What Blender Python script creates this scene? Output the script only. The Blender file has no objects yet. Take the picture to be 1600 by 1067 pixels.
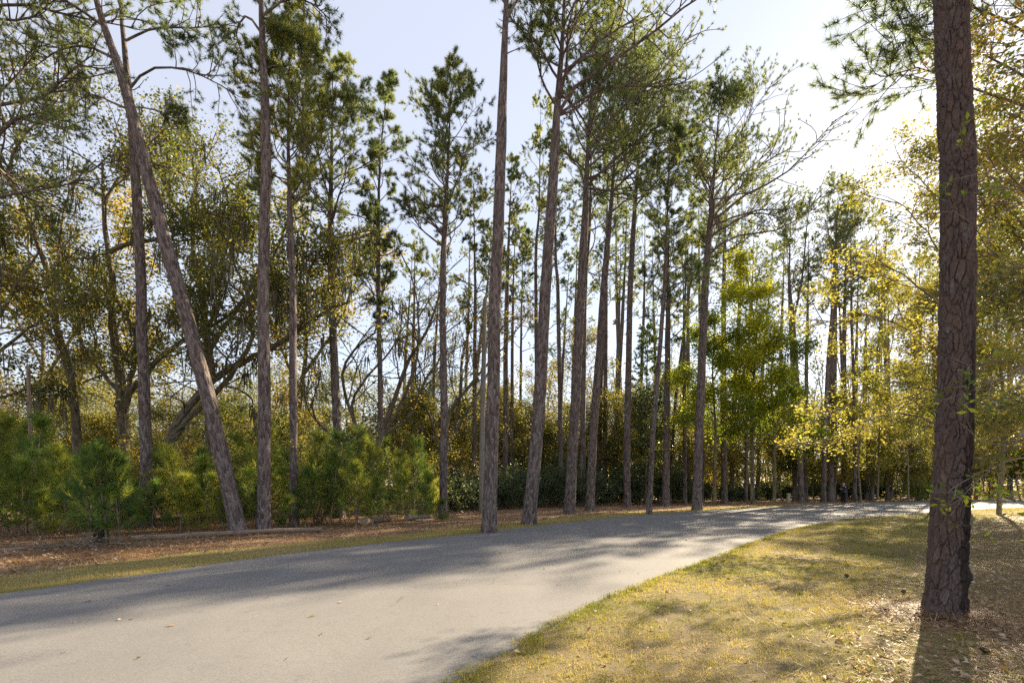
import bpy, math
import numpy as np
from mathutils import Vector

# ------------------------------------------------------------------ camera, sky, sun, exposure
scene = bpy.context.scene
CAM_H = 1.6
cam_data = bpy.data.cameras.new("camera")
cam = bpy.data.objects.new("camera", cam_data)
scene.collection.objects.link(cam)
cam.location = (0, 0, CAM_H)
cam.rotation_euler = (math.radians(90), 0, 0)
cam_data.sensor_width = 36.0
cam_data.lens = 18.0
cam_data.shift_y = 223.5 / 1600.0
cam_data.clip_start = 0.05
cam_data.clip_end = 3000
scene.camera = cam
FPX, CX, HY = 800.0, 800.0, 757.0          # focal length, centre column and horizon row of the photograph

SUN_DIR = Vector((0.894, 1.0, 0.684)).normalized()
SUN_EL = math.asin(SUN_DIR.z)
SUN_AZ = math.atan2(SUN_DIR.x, SUN_DIR.y)
world = bpy.data.worlds.new("World")
scene.world = world
world.use_nodes = True
wn, wl = world.node_tree.nodes, world.node_tree.links
wn.clear()
sky = wn.new("ShaderNodeTexSky")
sky.sky_type = 'NISHITA'
sky.sun_disc = False
sky.sun_elevation = SUN_EL
sky.sun_rotation = SUN_AZ
sky.altitude = 0
sky.air_density = 1.0
sky.dust_density = 0.35
sky.ozone_density = 1.0
bg = wn.new("ShaderNodeBackground")
bg.inputs['Strength'].default_value = 0.12
wo = wn.new("ShaderNodeOutputWorld")
veil = wn.new("ShaderNodeMix")                # a thin pale veil of high haze over the blue
veil.data_type = 'RGBA'
veil.inputs[0].default_value = 0.78
veil.inputs[7].default_value = (1.74, 1.72, 1.86, 1)
wl.new(sky.outputs[0], veil.inputs[6])
wl.new(veil.outputs[2], bg.inputs[0])
wl.new(bg.outputs[0], wo.inputs[0])
sun_data = bpy.data.lights.new("sun", 'SUN')
sun_data.energy = 5.0
sun_data.angle = math.radians(0.5)
sun_data.color = (1.0, 0.83, 0.58)
sun = bpy.data.objects.new("sun", sun_data)
scene.collection.objects.link(sun)
sun.location = SUN_DIR * 200
sun.rotation_euler = (-SUN_DIR).to_track_quat('-Z', 'Y').to_euler()
scene.view_settings.view_transform = 'Standard'
scene.view_settings.look = 'None'
scene.view_settings.exposure = 1.9
scene.view_settings.gamma = 1.0
scene.cycles.use_denoising = False
scene.cycles.max_bounces = 10
scene.cycles.diffuse_bounces = 8
scene.cycles.glossy_bounces = 2
scene.cycles.transmission_bounces = 8
scene.cycles.transparent_max_bounces = 4
scene.cycles.caustics_reflective = False
scene.cycles.caustics_refractive = False
scene.render.film_transparent = False

COL = scene.collection
RNG = np.random.default_rng(20257)


# ------------------------------------------------------------------ helpers
def W(px, py, Y):
    """the world point at depth Y that stands at a place of the photograph (used to survey the trees)"""
    return np.array([(px - CX) / FPX * Y, Y, CAM_H + (HY - py) / FPX * Y])


def gy(py):
    return CAM_H * FPX / (py - HY)


def nrm(v):
    return v / np.maximum(np.linalg.norm(v, axis=-1, keepdims=True), 1e-9)


class MB:
    """collects vertices and faces and links them as one mesh object"""
    def __init__(self):
        self.v, self.f, self.t, self.b, self.m, self.n = [], [], [], [], [], 0

    def add(self, v, f, tint=None, buv=None, mat=0):
        v = np.asarray(v, dtype=np.float64).reshape(-1, 3)
        f = np.asarray(f, dtype=np.int64)
        self.v.append(v)
        self.f.append(f + self.n)
        self.m.append(np.full(len(f), mat, dtype=np.int32))
        if tint is None:
            tint = np.full(len(v), 0.5)
        self.t.append(np.broadcast_to(np.asarray(tint, dtype=np.float64), (len(v),)))
        self.b.append(v if buv is None else buv)
        self.n += len(v)

    def build(self, name, mats, parent=None, smooth=False, loc=None):
        me = bpy.data.meshes.new(name)
        if self.n:
            v = np.concatenate(self.v)
            if loc is not None:
                v = v - np.asarray(loc)
            idx = np.concatenate([f.reshape(-1) for f in self.f])
            tot = np.concatenate([np.full(len(f), f.shape[1]) for f in self.f])
            start = np.concatenate([[0], np.cumsum(tot)[:-1]])
            me.vertices.add(len(v))
            me.vertices.foreach_set('co', v.astype(np.float32).ravel())
            me.loops.add(len(idx))
            me.loops.foreach_set('vertex_index', idx.astype(np.int32))
            me.polygons.add(len(tot))
            me.polygons.foreach_set('loop_start', start.astype(np.int32))
            a = me.attributes.new('tint', 'FLOAT', 'POINT')
            a.data.foreach_set('value', np.concatenate(self.t).astype(np.float32))
            b = me.attributes.new('buv', 'FLOAT_VECTOR', 'POINT')
            b.data.foreach_set('vector', np.concatenate(self.b).astype(np.float32).ravel())
            me.polygons.foreach_set('material_index', np.concatenate(self.m))
            me.polygons.foreach_set('use_smooth', np.full(len(tot), smooth))
            me.update(calc_edges=True)
        for m in (mats if isinstance(mats, (list, tuple)) else [mats]):
            me.materials.append(m)
        o = bpy.data.objects.new(name, me)
        COL.objects.link(o)
        if parent is not None:
            o.parent = parent
        elif loc is not None:
            o.location = loc
        return o


def tag(o, label=None, cat=None, group=None, kind=None):
    if label: o['label'] = label
    if cat: o['category'] = cat
    if group: o['group'] = group
    if kind: o['kind'] = kind
    return o


def thing(name, loc, label, cat, group=None, rz=0.0):
    o = bpy.data.objects.new(name, None)
    o.empty_display_size = 0.3
    o.location = loc
    o.rotation_euler = (0, 0, rz)
    COL.objects.link(o)
    return tag(o, label, cat, group)


def resample(pts, m, smooth=True):
    """an even smooth curve of m points through the given ones"""
    pts = np.asarray(pts, dtype=np.float64)
    if len(pts) > 2 and smooth:
        p = np.vstack([2 * pts[0] - pts[1], pts, 2 * pts[-1] - pts[-2]])
        out = []
        for i in range(1, len(p) - 2):
            t = np.linspace(0, 1, 9)[:-1, None]
            a, b, c, d = p[i - 1], p[i], p[i + 1], p[i + 2]
            out.append(0.5 * (2 * b + (c - a) * t + (2 * a - 5 * b + 4 * c - d) * t * t + (3 * b - a - 3 * c + d) * t ** 3))
        pts = np.vstack(out + [p[-2][None]])
    s = np.concatenate([[0], np.cumsum(np.linalg.norm(np.diff(pts, axis=0), axis=1))])
    u = np.linspace(0, s[-1], m)
    return np.stack([np.interp(u, s, pts[:, k]) for k in range(3)], axis=1)


def tubes(mb, P, R, k=6, tint=0.5, mat=0, cap=False):
    """P (n,m,3) centre lines with radii R (n,m), k-sided"""
    n, m, _ = P.shape
    T = np.gradient(P, axis=1)
    T = nrm(T)
    avg = nrm(P[:, -1] - P[:, 0])
    ref = np.where(np.abs(avg[:, :1]) < 0.6, np.array([[1.0, 0, 0]]), np.array([[0, 1.0, 0]]))
    U = nrm(ref[:, None] - T * np.sum(T * ref[:, None], axis=2, keepdims=True))
    V = np.cross(T, U)
    a = np.linspace(0, 2 * np.pi, k, endpoint=False)
    ca, sa = np.cos(a), np.sin(a)
    ring = P[:, :, None] + R[:, :, None, None] * (U[:, :, None] * ca[:, None] + V[:, :, None] * sa[:, None])
    s = np.concatenate([np.zeros((n, 1)), np.cumsum(np.linalg.norm(np.diff(P, axis=1), axis=2), axis=1)], axis=1)
    r0 = R.max(axis=1)
    buv = np.stack([np.broadcast_to(r0[:, None, None] * ca, (n, m, k)), np.broadcast_to(r0[:, None, None] * sa, (n, m, k)),
                    np.broadcast_to(s[:, :, None] + (P[:, :1, 0:1] * 3.7), (n, m, k))], axis=3)
    base = (np.arange(n)[:, None, None] * m + np.arange(m - 1)[None, :, None]) * k
    j = np.arange(k)[None, None]
    j2 = (j + 1) % k
    f = np.stack([base + j, base + j2, base + k + j2, base + k + j], axis=3).reshape(-1, 4)
    if np.ndim(tint):
        tint = np.repeat(np.asarray(tint), m * k)
    mb.add(ring.reshape(-1, 3), f, tint, buv.reshape(-1, 3), mat)
    if cap:
        for i in range(n):
            for e in (0, m - 1):
                c = ring[i, e]
                vv = np.vstack([c, P[i, e][None]])
                ff = np.array([[q, (q + 1) % k, k] for q in range(k)])
                mb.add(vv, ff, 0.9, None, mat + cap - 1)


def grow(P0, D0, L, m, wob, up, rng, bias=None):
    """random curved centre lines from P0 along D0"""
    n = len(P0)
    P = np.zeros((n, m, 3))
    P[:, 0] = P0
    d = nrm(D0)
    step = (np.asarray(L) / (m - 1))[:, None]
    upv = np.zeros((n, 3))
    upv[:, 2] = up
    if bias is not None:
        upv = upv + bias
    w = rng.normal(size=(n, 3)) * wob * 0.5
    for i in range(1, m):
        w = 0.5 * w + rng.normal(size=(n, 3)) * wob
        d = nrm(d + w + upv)
        P[:, i] = P[:, i - 1] + d * step
    return P


def spawn(P, k, t0, t1, ang0, ang1, rng, flat=0.0):
    """k starting points and directions along every line of P; returns parent index too"""
    n, m, _ = P.shape
    par = np.repeat(np.arange(n), k)
    t = t0 + (t1 - t0) * ((np.tile(np.arange(k), n) + rng.random(n * k)) / k)
    x = np.clip(t * (m - 1), 0, m - 1 - 1e-6)
    i = x.astype(int)
    fr = (x - i)[:, None]
    pos = P[par, i] * (1 - fr) + P[par, i + 1] * fr
    tan = nrm(P[par, i + 1] - P[par, i])
    q = rng.normal(size=(n * k, 3))
    q[:, 2] *= (1 - flat)
    q = nrm(q - tan * np.sum(q * tan, axis=1, keepdims=True))
    a = np.radians(ang0 + (ang1 - ang0) * rng.random(n * k))[:, None]
    return pos, tan * np.cos(a) + q * np.sin(a), par, t


def needles(mb, P, D, K, ln, wd, spread, rng, tint, tint_jit=0.12, mat=0, droop=0.0):
    n = len(P)
    d = nrm(D[:, None] * 0.9 + rng.normal(size=(n, K, 3)) * spread)
    d[:, :, 2] -= droop * rng.random((n, K))
    d = nrm(d)
    l = ln * (0.65 + 0.6 * rng.random((n, K, 1)))
    p = P[:, None] + D[:, None] * (rng.random((n, K, 1)) - 0.6) * ln * 0.7
    side = nrm(np.cross(d, rng.normal(size=(n, K, 3)))) * wd * 0.5
    v = np.stack([p - side, p + side, p + d * l], axis=2).reshape(-1, 3)
    f = np.arange(n * K * 3).reshape(-1, 3)
    tt = np.repeat(np.repeat(np.clip(np.broadcast_to(tint, (n,)), 0, 1), K) + rng.normal(size=n * K) * tint_jit, 3)
    mb.add(v, f, np.clip(tt, 0, 1), None, mat)


def leaves(mb, P, size, rng, tint, tint_jit=0.15, aspect=0.55, flat=0.5, mat=0, droop=0.0, fold=0.0):
    n = len(P)
    ax = rng.normal(size=(n, 3))
    ax[:, 2] = ax[:, 2] * (1 - flat) - droop
    ax = nrm(ax)
    nm = rng.normal(size=(n, 3)) * (1 - flat * 0.6)
    nm[:, 2] += flat * 1.6
    side = nrm(np.cross(nm, ax))
    up = np.cross(ax, side)
    l = size * (0.6 + 0.8 * rng.random((n, 1)))
    w = l * aspect * 0.5
    b = P - ax * l * 0.5
    v = np.stack([b, b + ax * l * 0.45 + side * w + up * w * fold, b + ax * l, b + ax * l * 0.45 - side * w + up * w * fold], axis=1).reshape(-1, 3)
    f = np.arange(n * 4).reshape(-1, 4)
    tt = np.repeat(np.broadcast_to(tint, (n,)) + rng.normal(size=n) * tint_jit, 4)
    mb.add(v, f, np.clip(tt, 0, 1), None, mat)


# ------------------------------------------------------------------ materials
def new_mat(name):
    m = bpy.data.materials.new(name)
    m.use_nodes = True
    m.node_tree.nodes.clear()
    return m, m.node_tree.nodes, m.node_tree.links


def ramp(N, stops):
    r = N.new('ShaderNodeValToRGB')
    el = r.color_ramp.elements
    while len(el) > 1:
        el.remove(el[-1])
    el[0].position = stops[0][0]
    el[0].color = (*stops[0][1], 1)
    for p, c in stops[1:]:
        e = el.new(p)
        e.color = (*c, 1)
    return r


def leaf_mat(name, stops, transl=0.4, gloss=0.35, rough=0.5, tr_gain=(1.5, 1.35, 0.6)):
    m, N, L = new_mat(name)
    at = N.new('ShaderNodeAttribute'); at.attribute_name = 'tint'
    r = ramp(N, stops)
    L.new(at.outputs['Fac'], r.inputs[0])
    p = N.new('ShaderNodeBsdfPrincipled')
    p.inputs['Roughness'].default_value = rough
    p.inputs['Specular IOR Level'].default_value = gloss
    L.new(r.outputs[0], p.inputs['Base Color'])
    t = N.new('ShaderNodeBsdfTranslucent')
    mul = N.new('ShaderNodeMix'); mul.data_type = 'RGBA'; mul.blend_type = 'MULTIPLY'
    mul.inputs[0].default_value = 1.0
    L.new(r.outputs[0], mul.inputs[6])
    mul.inputs[7].default_value = (*tr_gain, 1)
    L.new(mul.outputs[2], t.inputs[0])
    mx = N.new('ShaderNodeMixShader'); mx.inputs[0].default_value = transl
    L.new(p.outputs[0], mx.inputs[1]); L.new(t.outputs[0], mx.inputs[2])
    o = N.new('ShaderNodeOutputMaterial')
    L.new(mx.outputs[0], o.inputs[0])
    return m


def bark_mat(name, dark, mid, light, scale=9.0, stretch=0.3, bump=0.6, lichen=None, plates=True, dark_flank=False):
    m, N, L = new_mat(name)
    at = N.new('ShaderNodeAttribute'); at.attribute_name = 'buv'
    mp = N.new('ShaderNodeMapping')
    mp.inputs['Scale'].default_value = (scale, scale, scale * stretch)
    L.new(at.outputs['Vector'], mp.inputs[0])
    nz = N.new('ShaderNodeTexNoise'); nz.inputs['Scale'].default_value = 1.3; nz.inputs['Detail'].default_value = 5
    L.new(mp.outputs[0], nz.inputs['Vector'])
    mixv = N.new('ShaderNodeMix'); mixv.data_type = 'RGBA'; mixv.inputs[0].default_value = 0.22
    L.new(mp.outputs[0], mixv.inputs[6]); L.new(nz.outputs['Color'], mixv.inputs[7])
    vo = N.new('ShaderNodeTexVoronoi'); vo.feature = 'DISTANCE_TO_EDGE'; vo.inputs['Scale'].default_value = 1.0
    L.new(mixv.outputs[2], vo.inputs['Vector'])
    mr = N.new('ShaderNodeMapRange'); mr.inputs['From Max'].default_value = 0.22
    L.new(vo.outputs['Distance'], mr.inputs['Value'])
    nz2 = N.new('ShaderNodeTexNoise'); nz2.inputs['Scale'].default_value = 2.2; nz2.inputs['Detail'].default_value = 8
    nz2.inputs['Roughness'].default_value = 0.7
    L.new(mp.outputs[0], nz2.inputs['Vector'])
    vc = N.new('ShaderNodeTexVoronoi'); vc.inputs['Scale'].default_value = 1.0
    L.new(mixv.outputs[2], vc.inputs['Vector'])
    sep = N.new('ShaderNodeSeparateColor'); L.new(vc.outputs['Color'], sep.inputs[0])
    ad = N.new('ShaderNodeMath'); ad.operation = 'MULTIPLY_ADD'; ad.inputs[1].default_value = 0.5 if plates else 0.12
    L.new(sep.outputs[0], ad.inputs[0]); L.new(nz2.outputs['Fac'], ad.inputs[2])
    r = ramp(N, [(0.40, dark), (0.70, mid), (1.0, light)])
    L.new(ad.outputs[0], r.inputs[0])
    col = r.outputs[0]
    if lichen:
        nl = N.new('ShaderNodeTexNoise'); nl.inputs['Scale'].default_value = 0.6; nl.inputs['Detail'].default_value = 6
        L.new(mp.outputs[0], nl.inputs['Vector'])
        rl = N.new('ShaderNodeMapRange'); rl.inputs['From Min'].default_value = 0.52; rl.inputs['From Max'].default_value = 0.66
        rl.inputs['To Max'].default_value = 0.7
        L.new(nl.outputs['Fac'], rl.inputs['Value'])
        ml = N.new('ShaderNodeMix'); ml.data_type = 'RGBA'
        L.new(rl.outputs[0], ml.inputs[0]); L.new(col, ml.inputs[6]); ml.inputs[7].default_value = (*lichen, 1)
        col = ml.outputs[2]
    if dark_flank:
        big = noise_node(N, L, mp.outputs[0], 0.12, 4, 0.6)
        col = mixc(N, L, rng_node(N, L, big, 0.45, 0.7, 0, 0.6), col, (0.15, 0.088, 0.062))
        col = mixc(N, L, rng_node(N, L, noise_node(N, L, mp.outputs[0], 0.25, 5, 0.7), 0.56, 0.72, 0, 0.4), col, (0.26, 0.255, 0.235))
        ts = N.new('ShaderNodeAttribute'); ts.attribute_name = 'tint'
        col = mixc(N, L, rng_node(N, L, ts.outputs['Fac'], 0, 1, 0, 0.72), col, (0.012, 0.010, 0.010))  # bark colour goes near black where tint is set
    p = N.new('ShaderNodeBsdfPrincipled')
    p.inputs['Roughness'].default_value = 0.9
    p.inputs['Specular IOR Level'].default_value = 0.15
    L.new(col, p.inputs['Base Color'])
    hgt = N.new('ShaderNodeMath'); hgt.operation = 'MULTIPLY_ADD'; hgt.inputs[1].default_value = 0.8 if plates else 0.25
    L.new(mr.outputs[0], hgt.inputs[0]); L.new(nz2.outputs['Fac'], hgt.inputs[2])
    bp = N.new('ShaderNodeBump'); bp.inputs['Strength'].default_value = bump; bp.inputs['Distance'].default_value = 0.03
    L.new(hgt.outputs[0], bp.inputs['Height']); L.new(bp.outputs[0], p.inputs['Normal'])
    o = N.new('ShaderNodeOutputMaterial'); L.new(p.outputs[0], o.inputs[0])
    return m


def plain_mat(name, c, rough=0.7, var=0.15, scale=20.0, bump=0.0, spec=0.3):
    m, N, L = new_mat(name)
    tc = N.new('ShaderNodeTexCoord')
    nz = N.new('ShaderNodeTexNoise'); nz.inputs['Scale'].default_value = scale; nz.inputs['Detail'].default_value = 5
    L.new(tc.outputs['Object'], nz.inputs['Vector'])
    lo = tuple(x * (1 - var) for x in c); hi = tuple(min(1, x * (1 + var)) for x in c)
    r = ramp(N, [(0.3, lo), (0.7, hi)])
    L.new(nz.outputs['Fac'], r.inputs[0])
    p = N.new('ShaderNodeBsdfPrincipled'); p.inputs['Roughness'].default_value = rough
    p.inputs['Specular IOR Level'].default_value = spec
    L.new(r.outputs[0], p.inputs['Base Color'])
    if bump:
        b = N.new('ShaderNodeBump'); b.inputs['Strength'].default_value = bump; b.inputs['Distance'].default_value = 0.01
        L.new(nz.outputs['Fac'], b.inputs['Height']); L.new(b.outputs[0], p.inputs['Normal'])
    o = N.new('ShaderNodeOutputMaterial'); L.new(p.outputs[0], o.inputs[0])
    return m


def noise_node(N, L, vec, scale, detail=6, rough=0.6, dist=0.0):
    n = N.new('ShaderNodeTexNoise')
    n.inputs['Scale'].default_value = scale; n.inputs['Detail'].default_value = detail
    n.inputs['Roughness'].default_value = rough; n.inputs['Distortion'].default_value = dist
    L.new(vec, n.inputs['Vector'])
    return n.outputs['Fac']


def rng_node(N, L, val, a, b, lo=0.0, hi=1.0):
    r = N.new('ShaderNodeMapRange')
    r.inputs['From Min'].default_value = a; r.inputs['From Max'].default_value = b
    r.inputs['To Min'].default_value = lo; r.inputs['To Max'].default_value = hi
    L.new(val, r.inputs['Value'])
    return r.outputs[0]


def mixc(N, L, fac, a, b, mode='MIX'):
    m = N.new('ShaderNodeMix'); m.data_type = 'RGBA'; m.blend_type = mode
    if isinstance(fac, float): m.inputs[0].default_value = fac
    else: L.new(fac, m.inputs[0])
    for s, x in ((6, a), (7, b)):
        if isinstance(x, tuple): m.inputs[s].default_value = (*x, 1)
        else: L.new(x, m.inputs[s])
    return m.outputs[2]


def ground_mat(name, base, second, dark, patch, big=0.35, fine=45.0, bump=0.5):
    m, N, L = new_mat(name)
    g = N.new('ShaderNodeNewGeometry')
    v = g.outputs['Position']
    n1 = noise_node(N, L, v, big, 5, 0.6, 0.4)
    n2 = noise_node(N, L, v, fine, 6, 0.75)
    n3 = noise_node(N, L, v, fine * 0.12, 6, 0.7, 0.6)
    c = mixc(N, L, rng_node(N, L, n1, 0.42, 0.6), base, second)
    c = mixc(N, L, rng_node(N, L, n3, 0.5, 0.72, 0, 0.8), c, patch)
    c = mixc(N, L, rng_node(N, L, n2, 0.56, 0.3, 0, 0.85), c, dark)
    p = N.new('ShaderNodeBsdfPrincipled'); p.inputs['Roughness'].default_value = 0.95
    p.inputs['Specular IOR Level'].default_value = 0.1
    L.new(c, p.inputs['Base Color'])
    b = N.new('ShaderNodeBump'); b.inputs['Strength'].default_value = bump; b.inputs['Distance'].default_value = 0.03
    L.new(n2, b.inputs['Height']); L.new(b.outputs[0], p.inputs['Normal'])
    o = N.new('ShaderNodeOutputMaterial'); L.new(p.outputs[0], o.inputs[0])
    return m


def asphalt_mat():
    m, N, L = new_mat('asphalt')
    g = N.new('ShaderNodeNewGeometry')
    v = g.outputs['Position']
    n1 = noise_node(N, L, v, 0.5, 4, 0.5, 0.3)
    n2 = noise_node(N, L, v, 55.0, 6, 0.85)
    n3 = noise_node(N, L, v, 5.0, 8, 0.75)
    c = mixc(N, L, rng_node(N, L, n1, 0.35, 0.65), (0.120, 0.116, 0.116), (0.155, 0.149, 0.147))
    c = mixc(N, L, rng_node(N, L, n2, 0.35, 0.7, 0, 0.55), c, (0.275, 0.264, 0.255))
    c = mixc(N, L, rng_node(N, L, n2, 0.46, 0.25, 0, 0.9), c, (0.07, 0.068, 0.068))
    c = mixc(N, L, rng_node(N, L, n3, 0.54, 0.72, 0, 0.4), c, (0.10, 0.097, 0.098))
    mp = N.new('ShaderNodeMapping'); mp.inputs['Rotation'].default_value = (0, 0, math.radians(-38)); mp.inputs['Scale'].default_value = (0.9, 0.07, 1)
    L.new(v, mp.inputs[0])
    c = mixc(N, L, rng_node(N, L, noise_node(N, L, mp.outputs[0], 1.0, 4, 0.6), 0.45, 0.7, 0, 0.35), c, (0.115, 0.111, 0.11))    # worn lanes
    vo = N.new('ShaderNodeTexVoronoi'); vo.feature = 'DISTANCE_TO_EDGE'; vo.inputs['Scale'].default_value = 0.24
    wv = mixc(N, L, 0.12, v, N_color(N, L, v, 1.2))
    L.new(wv, vo.inputs['Vector'])
    ck = rng_node(N, L, vo.outputs['Distance'], 0.006, 0.0, 0, 0.7)
    brk = rng_node(N, L, noise_node(N, L, v, 0.8, 3), 0.52, 0.6)
    mu = N.new('ShaderNodeMath'); mu.operation = 'MULTIPLY'
    L.new(ck, mu.inputs[0]); L.new(brk, mu.inputs[1])
    c = mixc(N, L, mu.outputs[0], c, (0.08, 0.078, 0.076))
    p = N.new('ShaderNodeBsdfPrincipled'); p.inputs['Roughness'].default_value = 0.82
    p.inputs['Specular IOR Level'].default_value = 0.3
    L.new(c, p.inputs['Base Color'])
    b = N.new('ShaderNodeBump'); b.inputs['Strength'].default_value = 0.35; b.inputs['Distance'].default_value = 0.006
    L.new(n2, b.inputs['Height']); L.new(b.outputs[0], p.inputs['Normal'])
    o = N.new('ShaderNodeOutputMaterial'); L.new(p.outputs[0], o.inputs[0])
    return m


def N_color(N, L, vec, scale):
    n = N.new('ShaderNodeTexNoise'); n.inputs['Scale'].default_value = scale; n.inputs['Detail'].default_value = 4
    L.new(vec, n.inputs['Vector'])
    return n.outputs['Color']


M = {}
M['asphalt'] = asphalt_mat()
M['straw'] = ground_mat('pine_straw', (0.235, 0.145, 0.088), (0.31, 0.20, 0.12), (0.085, 0.055, 0.04), (0.37, 0.25, 0.15), 0.6, 38.0)
M['lawn'] = ground_mat('lawn', (0.23, 0.18, 0.095), (0.18, 0.15, 0.075), (0.08, 0.06, 0.035), (0.27, 0.215, 0.125), 0.5, 60.0)
M['verge'] = ground_mat('verge', (0.26, 0.20, 0.10), (0.19, 0.175, 0.065), (0.09, 0.065, 0.035), (0.30, 0.22, 0.12), 0.8, 60.0)
M['pine_bark'] = bark_mat('pine_bark', (0.06, 0.044, 0.038), (0.155, 0.122, 0.112), (0.27, 0.23, 0.215), 17.0, 0.38, 1.0)
M['pine_bark_far'] = bark_mat('pine_bark_far', (0.06, 0.046, 0.040), (0.135, 0.108, 0.098), (0.22, 0.19, 0.178), 9.0, 0.33, 0.7)
M['big_bark'] = bark_mat('big_pine_bark', (0.055, 0.041, 0.037), (0.140, 0.108, 0.100), (0.29, 0.245, 0.235), 34.0, 0.4, 0.45, plates=False, dark_flank=True)
M['oak_bark'] = bark_mat('oak_bark', (0.06, 0.048, 0.036), (0.14, 0.115, 0.085), (0.24, 0.205, 0.155), 16.0, 0.3, 0.6, lichen=(0.22, 0.215, 0.13))
M['thin_bark'] = bark_mat('thin_bark', (0.10, 0.08, 0.062), (0.19, 0.155, 0.12), (0.28, 0.24, 0.19), 20.0, 0.4, 0.4)
M['dead_wood'] = bark_mat('dead_wood', (0.16, 0.145, 0.13), (0.30, 0.275, 0.245), (0.42, 0.39, 0.36), 14.0, 0.12, 0.4, plates=False)
M['log_wood'] = bark_mat('log_wood', (0.14, 0.10, 0.075), (0.30, 0.235, 0.18), (0.46, 0.385, 0.31), 14.0, 0.2, 0.6, plates=False)
M['dark_bark'] = bark_mat('charred_bark', (0.014, 0.011, 0.010), (0.035, 0.028, 0.024), (0.07, 0.055, 0.048), 14.0, 0.3, 0.8)
M['cut_wood'] = plain_mat('cut_wood', (0.50, 0.40, 0.28), 0.8, 0.25, 30)
M['needle'] = leaf_mat('pine_needle', [(0.0, (0.074, 0.112, 0.066)), (0.45, (0.140, 0.178, 0.080)), (0.75, (0.245, 0.27, 0.085)), (1.0, (0.37, 0.33, 0.11))], 0.62, 0.3, 0.45, (1.35, 1.3, 0.7))
M['sapling_needle'] = leaf_mat('sapling_needle', [(0.0, (0.045, 0.11, 0.048)), (0.5, (0.12, 0.205, 0.06)), (1.0, (0.36, 0.37, 0.085))], 0.55, 0.25, 0.5)
M['oak_leaf'] = leaf_mat('oak_leaf', [(0.0, (0.045, 0.068, 0.030)), (0.5, (0.095, 0.120, 0.038)), (0.8, (0.27, 0.225, 0.045)), (1.0, (0.42, 0.29, 0.05))], 0.6, 0.4, 0.4)
M['gold_leaf'] = leaf_mat('gold_leaf', [(0.0, (0.13, 0.16, 0.04)), (0.45, (0.31, 0.31, 0.07)), (0.85, (0.47, 0.42, 0.12)), (1.0, (0.42, 0.28, 0.10))], 0.5, 0.2, 0.5, (1.3, 1.2, 0.6))
M['lime_leaf'] = leaf_mat('lime_leaf', [(0.0, (0.075, 0.125, 0.03)), (0.5, (0.19, 0.26, 0.04)), (1.0, (0.44, 0.45, 0.06))], 0.6, 0.2, 0.5, (1.3, 1.25, 0.5))
M['shrub_leaf'] = leaf_mat('shrub_leaf', [(0.0, (0.045, 0.072, 0.042)), (0.6, (0.10, 0.135, 0.075)), (1.0, (0.20, 0.23, 0.10))], 0.3, 0.2, 0.5)
M['olive_leaf'] = leaf_mat('olive_leaf', [(0.0, (0.06, 0.08, 0.034)), (0.4, (0.15, 0.17, 0.05)), (0.75, (0.32, 0.30, 0.08)), (1.0, (0.34, 0.21, 0.09))], 0.5, 0.3, 0.45, (1.3, 1.2, 0.6))
M['brown_leaf'] = leaf_mat('brown_leaf', [(0.0, (0.07, 0.048, 0.025)), (0.5, (0.16, 0.11, 0.045)), (1.0, (0.27, 0.19, 0.06))], 0.4, 0.15, 0.6)
M['moss'] = leaf_mat('spanish_moss', [(0.0, (0.14, 0.135, 0.10)), (1.0, (0.25, 0.24, 0.17))], 0.3, 0.1, 0.8, (1.1, 1.1, 0.9))
M['grass'] = leaf_mat('grass_blade', [(0.0, (0.085, 0.125, 0.02)), (0.35, (0.25, 0.25, 0.04)), (0.65, (0.44, 0.365, 0.13)), (1.0, (0.49, 0.40, 0.21))], 0.45, 0.15, 0.6, (1.2, 1.15, 0.7))
M['straw_needle'] = leaf_mat('straw_needle', [(0.0, (0.14, 0.08, 0.048)), (0.5, (0.30, 0.19, 0.11)), (1.0, (0.44, 0.31, 0.20))], 0.15, 0.15, 0.6)
M['dry_leaf'] = leaf_mat('dry_leaf', [(0.0, (0.13, 0.08, 0.05)), (0.5, (0.28, 0.18, 0.10)), (0.8, (0.42, 0.32, 0.22)), (1.0, (0.55, 0.46, 0.35))], 0.2, 0.2, 0.6)
M['cone'] = plain_mat('pine_cone', (0.10, 0.065, 0.045), 0.8, 0.3, 60)

# ------------------------------------------------------------------ ground, road, verge, lawn
NEAR = np.array([(-17, -14), (-7.0, -4), (-3.0, 0.8), (-0.5, 4.13), (0.79, 6.3), (2.2, 8.3), (3.9, 10.4), (6.8, 14.2), (10.6, 18.8), (16, 23.7), (22, 27.8), (31, 33.2), (45, 40), (70, 51), (120, 72)])
FAR = np.array([(-26, -10), (-13.5, -1), (-8.9, 4.6), (-7.4, 7.4), (-6.37, 9.27), (-4.66, 12.4), (-1.05, 16.8), (2.75, 22), (6.5, 26.3), (13.9, 33.0), (25.8, 41.3), (37.9, 47.4), (53, 54), (80, 65), (125, 84)])


def smooth2(p, m):
    return resample(np.column_stack([p, np.zeros(len(p))]), m)[:, :2]


NE, FE = smooth2(NEAR, 900), smooth2(FAR, 900)


def x_near(y):
    return np.interp(y, NE[:, 1], NE[:, 0])


def x_far(y):
    return np.interp(y, FE[:, 1], FE[:, 0])


def ragged(E, amp, rng, side):
    t = np.gradient(E, axis=0)
    t = t / np.linalg.norm(t, axis=1, keepdims=True)
    nn = np.stack([-t[:, 1], t[:, 0]], axis=1) * side
    w = rng.normal(size=len(E))
    w = w * 0.7 + 1.2 * np.convolve(rng.normal(size=len(E)), np.ones(5) / 5, mode='same')
    return E + nn * (w * amp)[:, None]


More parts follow.
